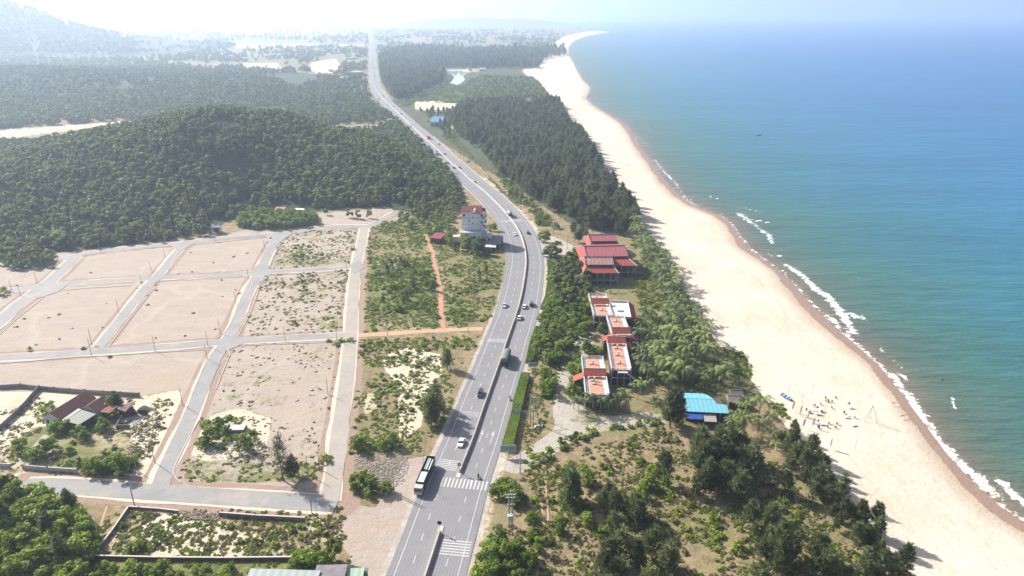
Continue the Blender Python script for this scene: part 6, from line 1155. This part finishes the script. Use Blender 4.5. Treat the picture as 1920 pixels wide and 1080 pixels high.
for x, y, c in ((870,220,'d'),(870,260,'d'),(910,270,'d'),(950,265,'d'),(960,360,'d'),(1020,215,'d'),(1210,305,'d'),(1140,440,'d'),(1165,465,'d'),(1295,505,'d'),(690,325,'d'),(795,310,'d'),(745,370,'b'),(580,400,'d'),(620,435,'d'),(610,420,'b'),(805,425,'d'),(760,575,'d'),(1030,600,'d'),(1010,655,'d'),(905,590,'d'),(750,650,'b'),(765,660,'b'),(900,655,'r'),(720,440,'b'),(600,412,'w')):
    if c in cp_: t = copy_tree(cp_[c])
    else: t = cp_[c] = lounger(1, _c[c])
    t.location = g3(1440+x/8, 720+y/8+.5); t.rotation_euler[2] = random.uniform(0, 6); t.scale = (.9,)*3; ch.append((t, t.location.x, t.location.y, {'d': 1, 'b': 2, 'r': 3, 'w': 4}[c]))
relabel(ch, ['white beach table', 'dark plastic beach chair', 'blue plastic beach chair', 'red plastic beach chair', 'white plastic beach chair'], 'chairs and tables scattered on the beach', 10)
def hullobj(name, L, W, Hh, m, parent):
    mb = MB(); st = [(-1, .72, 1.0), (-.6, .95, .92), (0, 1, .88), (.5, .8, .95), (.85, .4, 1.1), (1, .04, 1.25)]; V_ = []
    for x, w_, h_ in st: V_ += [(x*L/2, -w_*W/2, h_*Hh), (x*L/2, -w_*W*.3, 0), (x*L/2, w_*W*.3, 0), (x*L/2, w_*W/2, h_*Hh), (x*L/2, w_*W*.42, h_*Hh), (x*L/2, w_*W*.25, .15), (x*L/2, -w_*W*.25, .15), (x*L/2, -w_*W*.42, h_*Hh)]
    mb.add(V_, [(i*8+j, i*8+(j+1) % 8, (i+1)*8+(j+1) % 8, (i+1)*8+j) for i in range(5) for j in range(8)]+[tuple(range(8))[::-1], tuple(40+j for j in range(8))]); return mb.build(name, m, parent)
def boat(label, loc, rz, L, m, cabin=False, name='rowing_boat'):
    t = thing(name, label, 'boat', loc, rz); hullobj('hull', L, L*.34, L*.14, m, t); mb = MB()
    for x in (-.25, .1, .4): mb.box((x*L/1.2, 0, L*.1), (L*.06, L*.26, .05))
    mb.build('thwart', WHITEM, t)
    if cabin: mb = MB(); mb.box((-L*.15, 0, L*.25), (L*.25, L*.2, L*.22)); mb.build('cabin', STUC, t)
    return t
boat('small blue boat lying on the sand near the beach vines', g3(1474,746), -1.15, 5.2, simple('boat_blue', (.05,.13,.34), .5))
boat('lone dark fishing boat on the sea off the river mouth', g3(1423,254,-1.2), .1, 5.5, simple('boat_dark', (.04,.05,.06), .6), True, 'fishing_boat'); boat('tiny hazy boat near the horizon', g3(1748,53,-1.2), .05, 26, simple('boat_dark2', (.04,.05,.06), .6), True, 'fishing_boat'); boat('second tiny hazy boat near the horizon, trailing the first', g3(1756,53,-1.2), .05, 18, simple('boat_dark3', (.04,.05,.06), .6), True, 'fishing_boat')
def swimmer(a, b, lab, z=-2.15):
    V_ = [(0,0,.9),(0,0,1.2),(0,0,1.45),(0,0,1.6),(0,0,1.78),(-.22,0,1.42),(-.4,.15,1.15),(.22,0,1.42),(.4,.15,1.2),(-.1,0,.5),(-.12,0,.05),(.1,0,.5),(.12,0,.05)]; E = [(0,1),(1,2),(2,3),(3,4),(2,5),(5,6),(2,7),(7,8),(0,9),(9,10),(0,11),(11,12)]
    return skin_person('person', lab, V_, E, [.16,.16,.16,.07,.11,.07,.05,.07,.05,.09,.06,.09,.06], CL1, g3(a, b, -1.2)+Vector((0, 0, z+1.2)), 0)
swimmer(1767, 713, 'person standing chest deep in the sea off the beach clutter')
for i, (a, b, lb) in enumerate(((1196,283,'person on the wet sand by the far bend of the beach'),(1888,255,'x'))):
    if lb != 'x': swimmer(a, b, lb, -1.0)
mb = MB(); mb.tube((0, 0, .15), (2.4, .6, .3), .16, .08); mb.tube((1.1, .2, .2), (1.8, 1.2, .4), .08, .03); o = mb.build('driftwood', BARK); o.location = g3(1688,781); tag(o, 'piece of driftwood on the wet sand near the waterline', 'driftwood'); mb = MB(); mb.tube((0, 0, .15), (1.6, -.4, .3), .14, .06); mb.tube((.6, 0, .2), (1.2, .7, .5), .07, .03); o = mb.build('driftwood', BARK); o.location = g3(1672,756); tag(o, 'forked branch washed up on the upper wet sand', 'driftwood')
mb = MB(); mb.box((0, 0, .3), (2.4, 1.2, .6), .2, (.6, .5)); mb.box((1.5, .3, .25), (1.4, 1.0, .5), .9, (.6, .5)); o = mb.build('rubbish_pile', STUC); o.location = g3(1008,800); o['kind'] = 'stuff'
for (a, b, lb) in ((1452,763,'dark rock at the edge of the beach vines'),(1406,686,'grey rock beside the beach vines'),(1523,838,'small dark rock by the shore casuarinas')):
    mb = MB(); mb.box((0, 0, .4), (1.5, 1.1, .8), random.random()*3, (.5, .6)); o = mb.build('rock', STDK); o.location = g3(a, b); tag(o, lb, 'rock')
# ------------------------------------------------------------------ far houses
_hm = [simple('far_white', (.66,.64,.62), .7), simple('far_cream', (.55,.50,.44), .7), simple('far_grey', (.42,.42,.42), .7)]; _rm = [simple('far_red_roof', (.40,.15,.10)), simple('far_grey_roof', (.45,.46,.48)), simple('far_blue_roof', (.16,.28,.45)), simple('far_white_roof', (.65,.65,.63))]
def house(w_, d_, h_, wm, rm, flat):
    t = thing('distant_house', 'x', 'house'); mb = MB(); mb.box((0, 0, h_/2), (w_, d_, h_)); wl = mb.build('wall', wm, t); mb = MB()
    if flat: mb.box((0, 0, h_+.2), (w_+.6, d_+.6, .4))
    else: mb.add([(-w_/2-.6, -d_/2-.6, h_), (w_/2+.6, -d_/2-.6, h_), (w_/2+.6, d_/2+.6, h_), (-w_/2-.6, d_/2+.6, h_), (-w_/2-.3, 0, h_+d_*.28), (w_/2+.3, 0, h_+d_*.28)], [(3,2,1,0), (0,1,5,4), (2,3,4,5), (1,2,5), (3,0,4)])
    mb.build('roof', rm, t); mb = MB()
    for i in range(int(w_/3)): mb.box((-w_/2+1.6+i*3, -d_/2-.02, h_*.55), (1.2, .08, h_*.3))
    mb.build('windows', GLASS, wl); return t
hp = [house(10, 8, 4, _hm[0], _rm[0], 0), house(14, 9, 4.5, _hm[1], _rm[1], 0), house(9, 9, 9, _hm[0], _rm[3], 1), house(20, 10, 5, _hm[2], _rm[2], 0), house(26, 12, 6, _hm[0], _rm[3], 1)]
hs = [(658,112,4),(665,112,2),(650,132,1),(668,140,4),(676,128,0),(645,150,1),(672,155,0),(660,165,3),(652,176,0),(680,118,2),(716,90,2),(722,90,2),(735,88,3),(758,90,1),(790,88,4),(800,92,0),(815,94,1),(850,78,4),(870,84,1),(905,82,0),(950,78,4),(960,88,1),(985,80,2),(800,78,1),(830,100,0),(880,98,4),(930,100,0),(460,112,1),(480,113,2),(505,112,0),(545,108,1),(570,125,2),(600,105,4),(620,135,0),(525,212,1),(520,90,1),(410,96,0),(350,98,1),(700,72,1),(745,74,0),(660,78,1),(636,70,2),(905,70,0),(840,68,1),(780,66,2),(960,68,0),(1000,66,1),(880,132,0),(905,133,1)]
hl = []; first = set()
for i in range(46): hs.append((rng.uniform(560, 1020), rng.uniform(60, 104), int(rng.integers(4))))
for a, b, v in hs:
    x, y = G(a, b)
    if dline(np.array([x]), np.array([y]), HWC)[0] < 22 or shore_dist(np.array([x]), np.array([y]))[0] < 60: continue
    if v in first: t = copy_tree(hp[v])
    else: t = hp[v]; first.add(v)
    t.location = (x, y, 0); t.rotation_euler[2] = rng.uniform(-.5, .5); hl.append((t, float(x), float(y), v))
LMW += [(n_, *G(a, b)) for n_, a, b in (('the far straight of the highway', 697, 85), ('the white far river', 850, 50), ('the pale far fields', 500, 90), ('the headland coast', 1010, 72), ('the small white sand pit', 610, 125), ('the white sand patch', 490, 124))]
relabel(hl, ['far red roofed white house', 'far grey roofed cream house', 'far tall white block house', 'far long blue roofed house', 'far long flat roofed white building'], 'far hazy houses', 10)
# headland and islands
def mound(name, cx, cy, rx, ry, h, m, n_=40, label=None):
    a = np.linspace(-1, 1, n_); A, B = np.meshgrid(a, a); Zm = h*np.clip(1-A**2-B**2, 0, 1)**.8*(.6+.8*fbm(A*3+cx, B*3+cy, 1.2, 4))-3; V_ = np.stack([cx+A*rx, cy+B*ry, Zm], -1).reshape(-1, 3); idx = np.arange(n_*n_).reshape(n_, n_); f = np.stack([idx[:-1, :-1], idx[:-1, 1:], idx[1:, 1:], idx[1:, :-1]], -1).reshape(-1, 4); struct(name, mesh_np(name, V_, f, mat_=m, smooth_=True), label=label)
FARG = simple('far_green', (.05,.08,.04), .9)
mound('headland_hill', -350, 8700, 1050, 500, 75, FARG, label='low dark hazy headland beyond the river'); mound('island_hill', 14500, 30000, 3300, 1500, 400, FARG, label='faint island ridge on the sea horizon'); mound('island_hill', 21500, 30000, 2300, 1500, 300, FARG)
mound('sand_heap', float(g3(268,768).x), float(g3(268,768).y), 6, 4, 4.2, SANDM, 24, 'pale sand heap behind the broken walls')
# ------------------------------------------------------------------ haze: one closed box of thin air round everything
hb = MB(); hb.box((4000, 28000, 207), (90000, 66000, 426)); hm = bpy.data.materials.new('haze'); hm.use_nodes = True; q = hm.node_tree; q.nodes.clear(); vo = q.nodes.new('ShaderNodeVolumePrincipled'); ou = q.nodes.new('ShaderNodeOutputMaterial')
vo.inputs['Color'].default_value = (*HAZE_COL, 1); vo.inputs['Density'].default_value = HAZE; vo.inputs['Anisotropy'].default_value = HAZE_G; q.links.new(vo.outputs[0], ou.inputs['Volume'])
ho = hb.build('haze', hm); ho['kind'] = 'stuff'; ho['label'] = 'bright coastal haze'
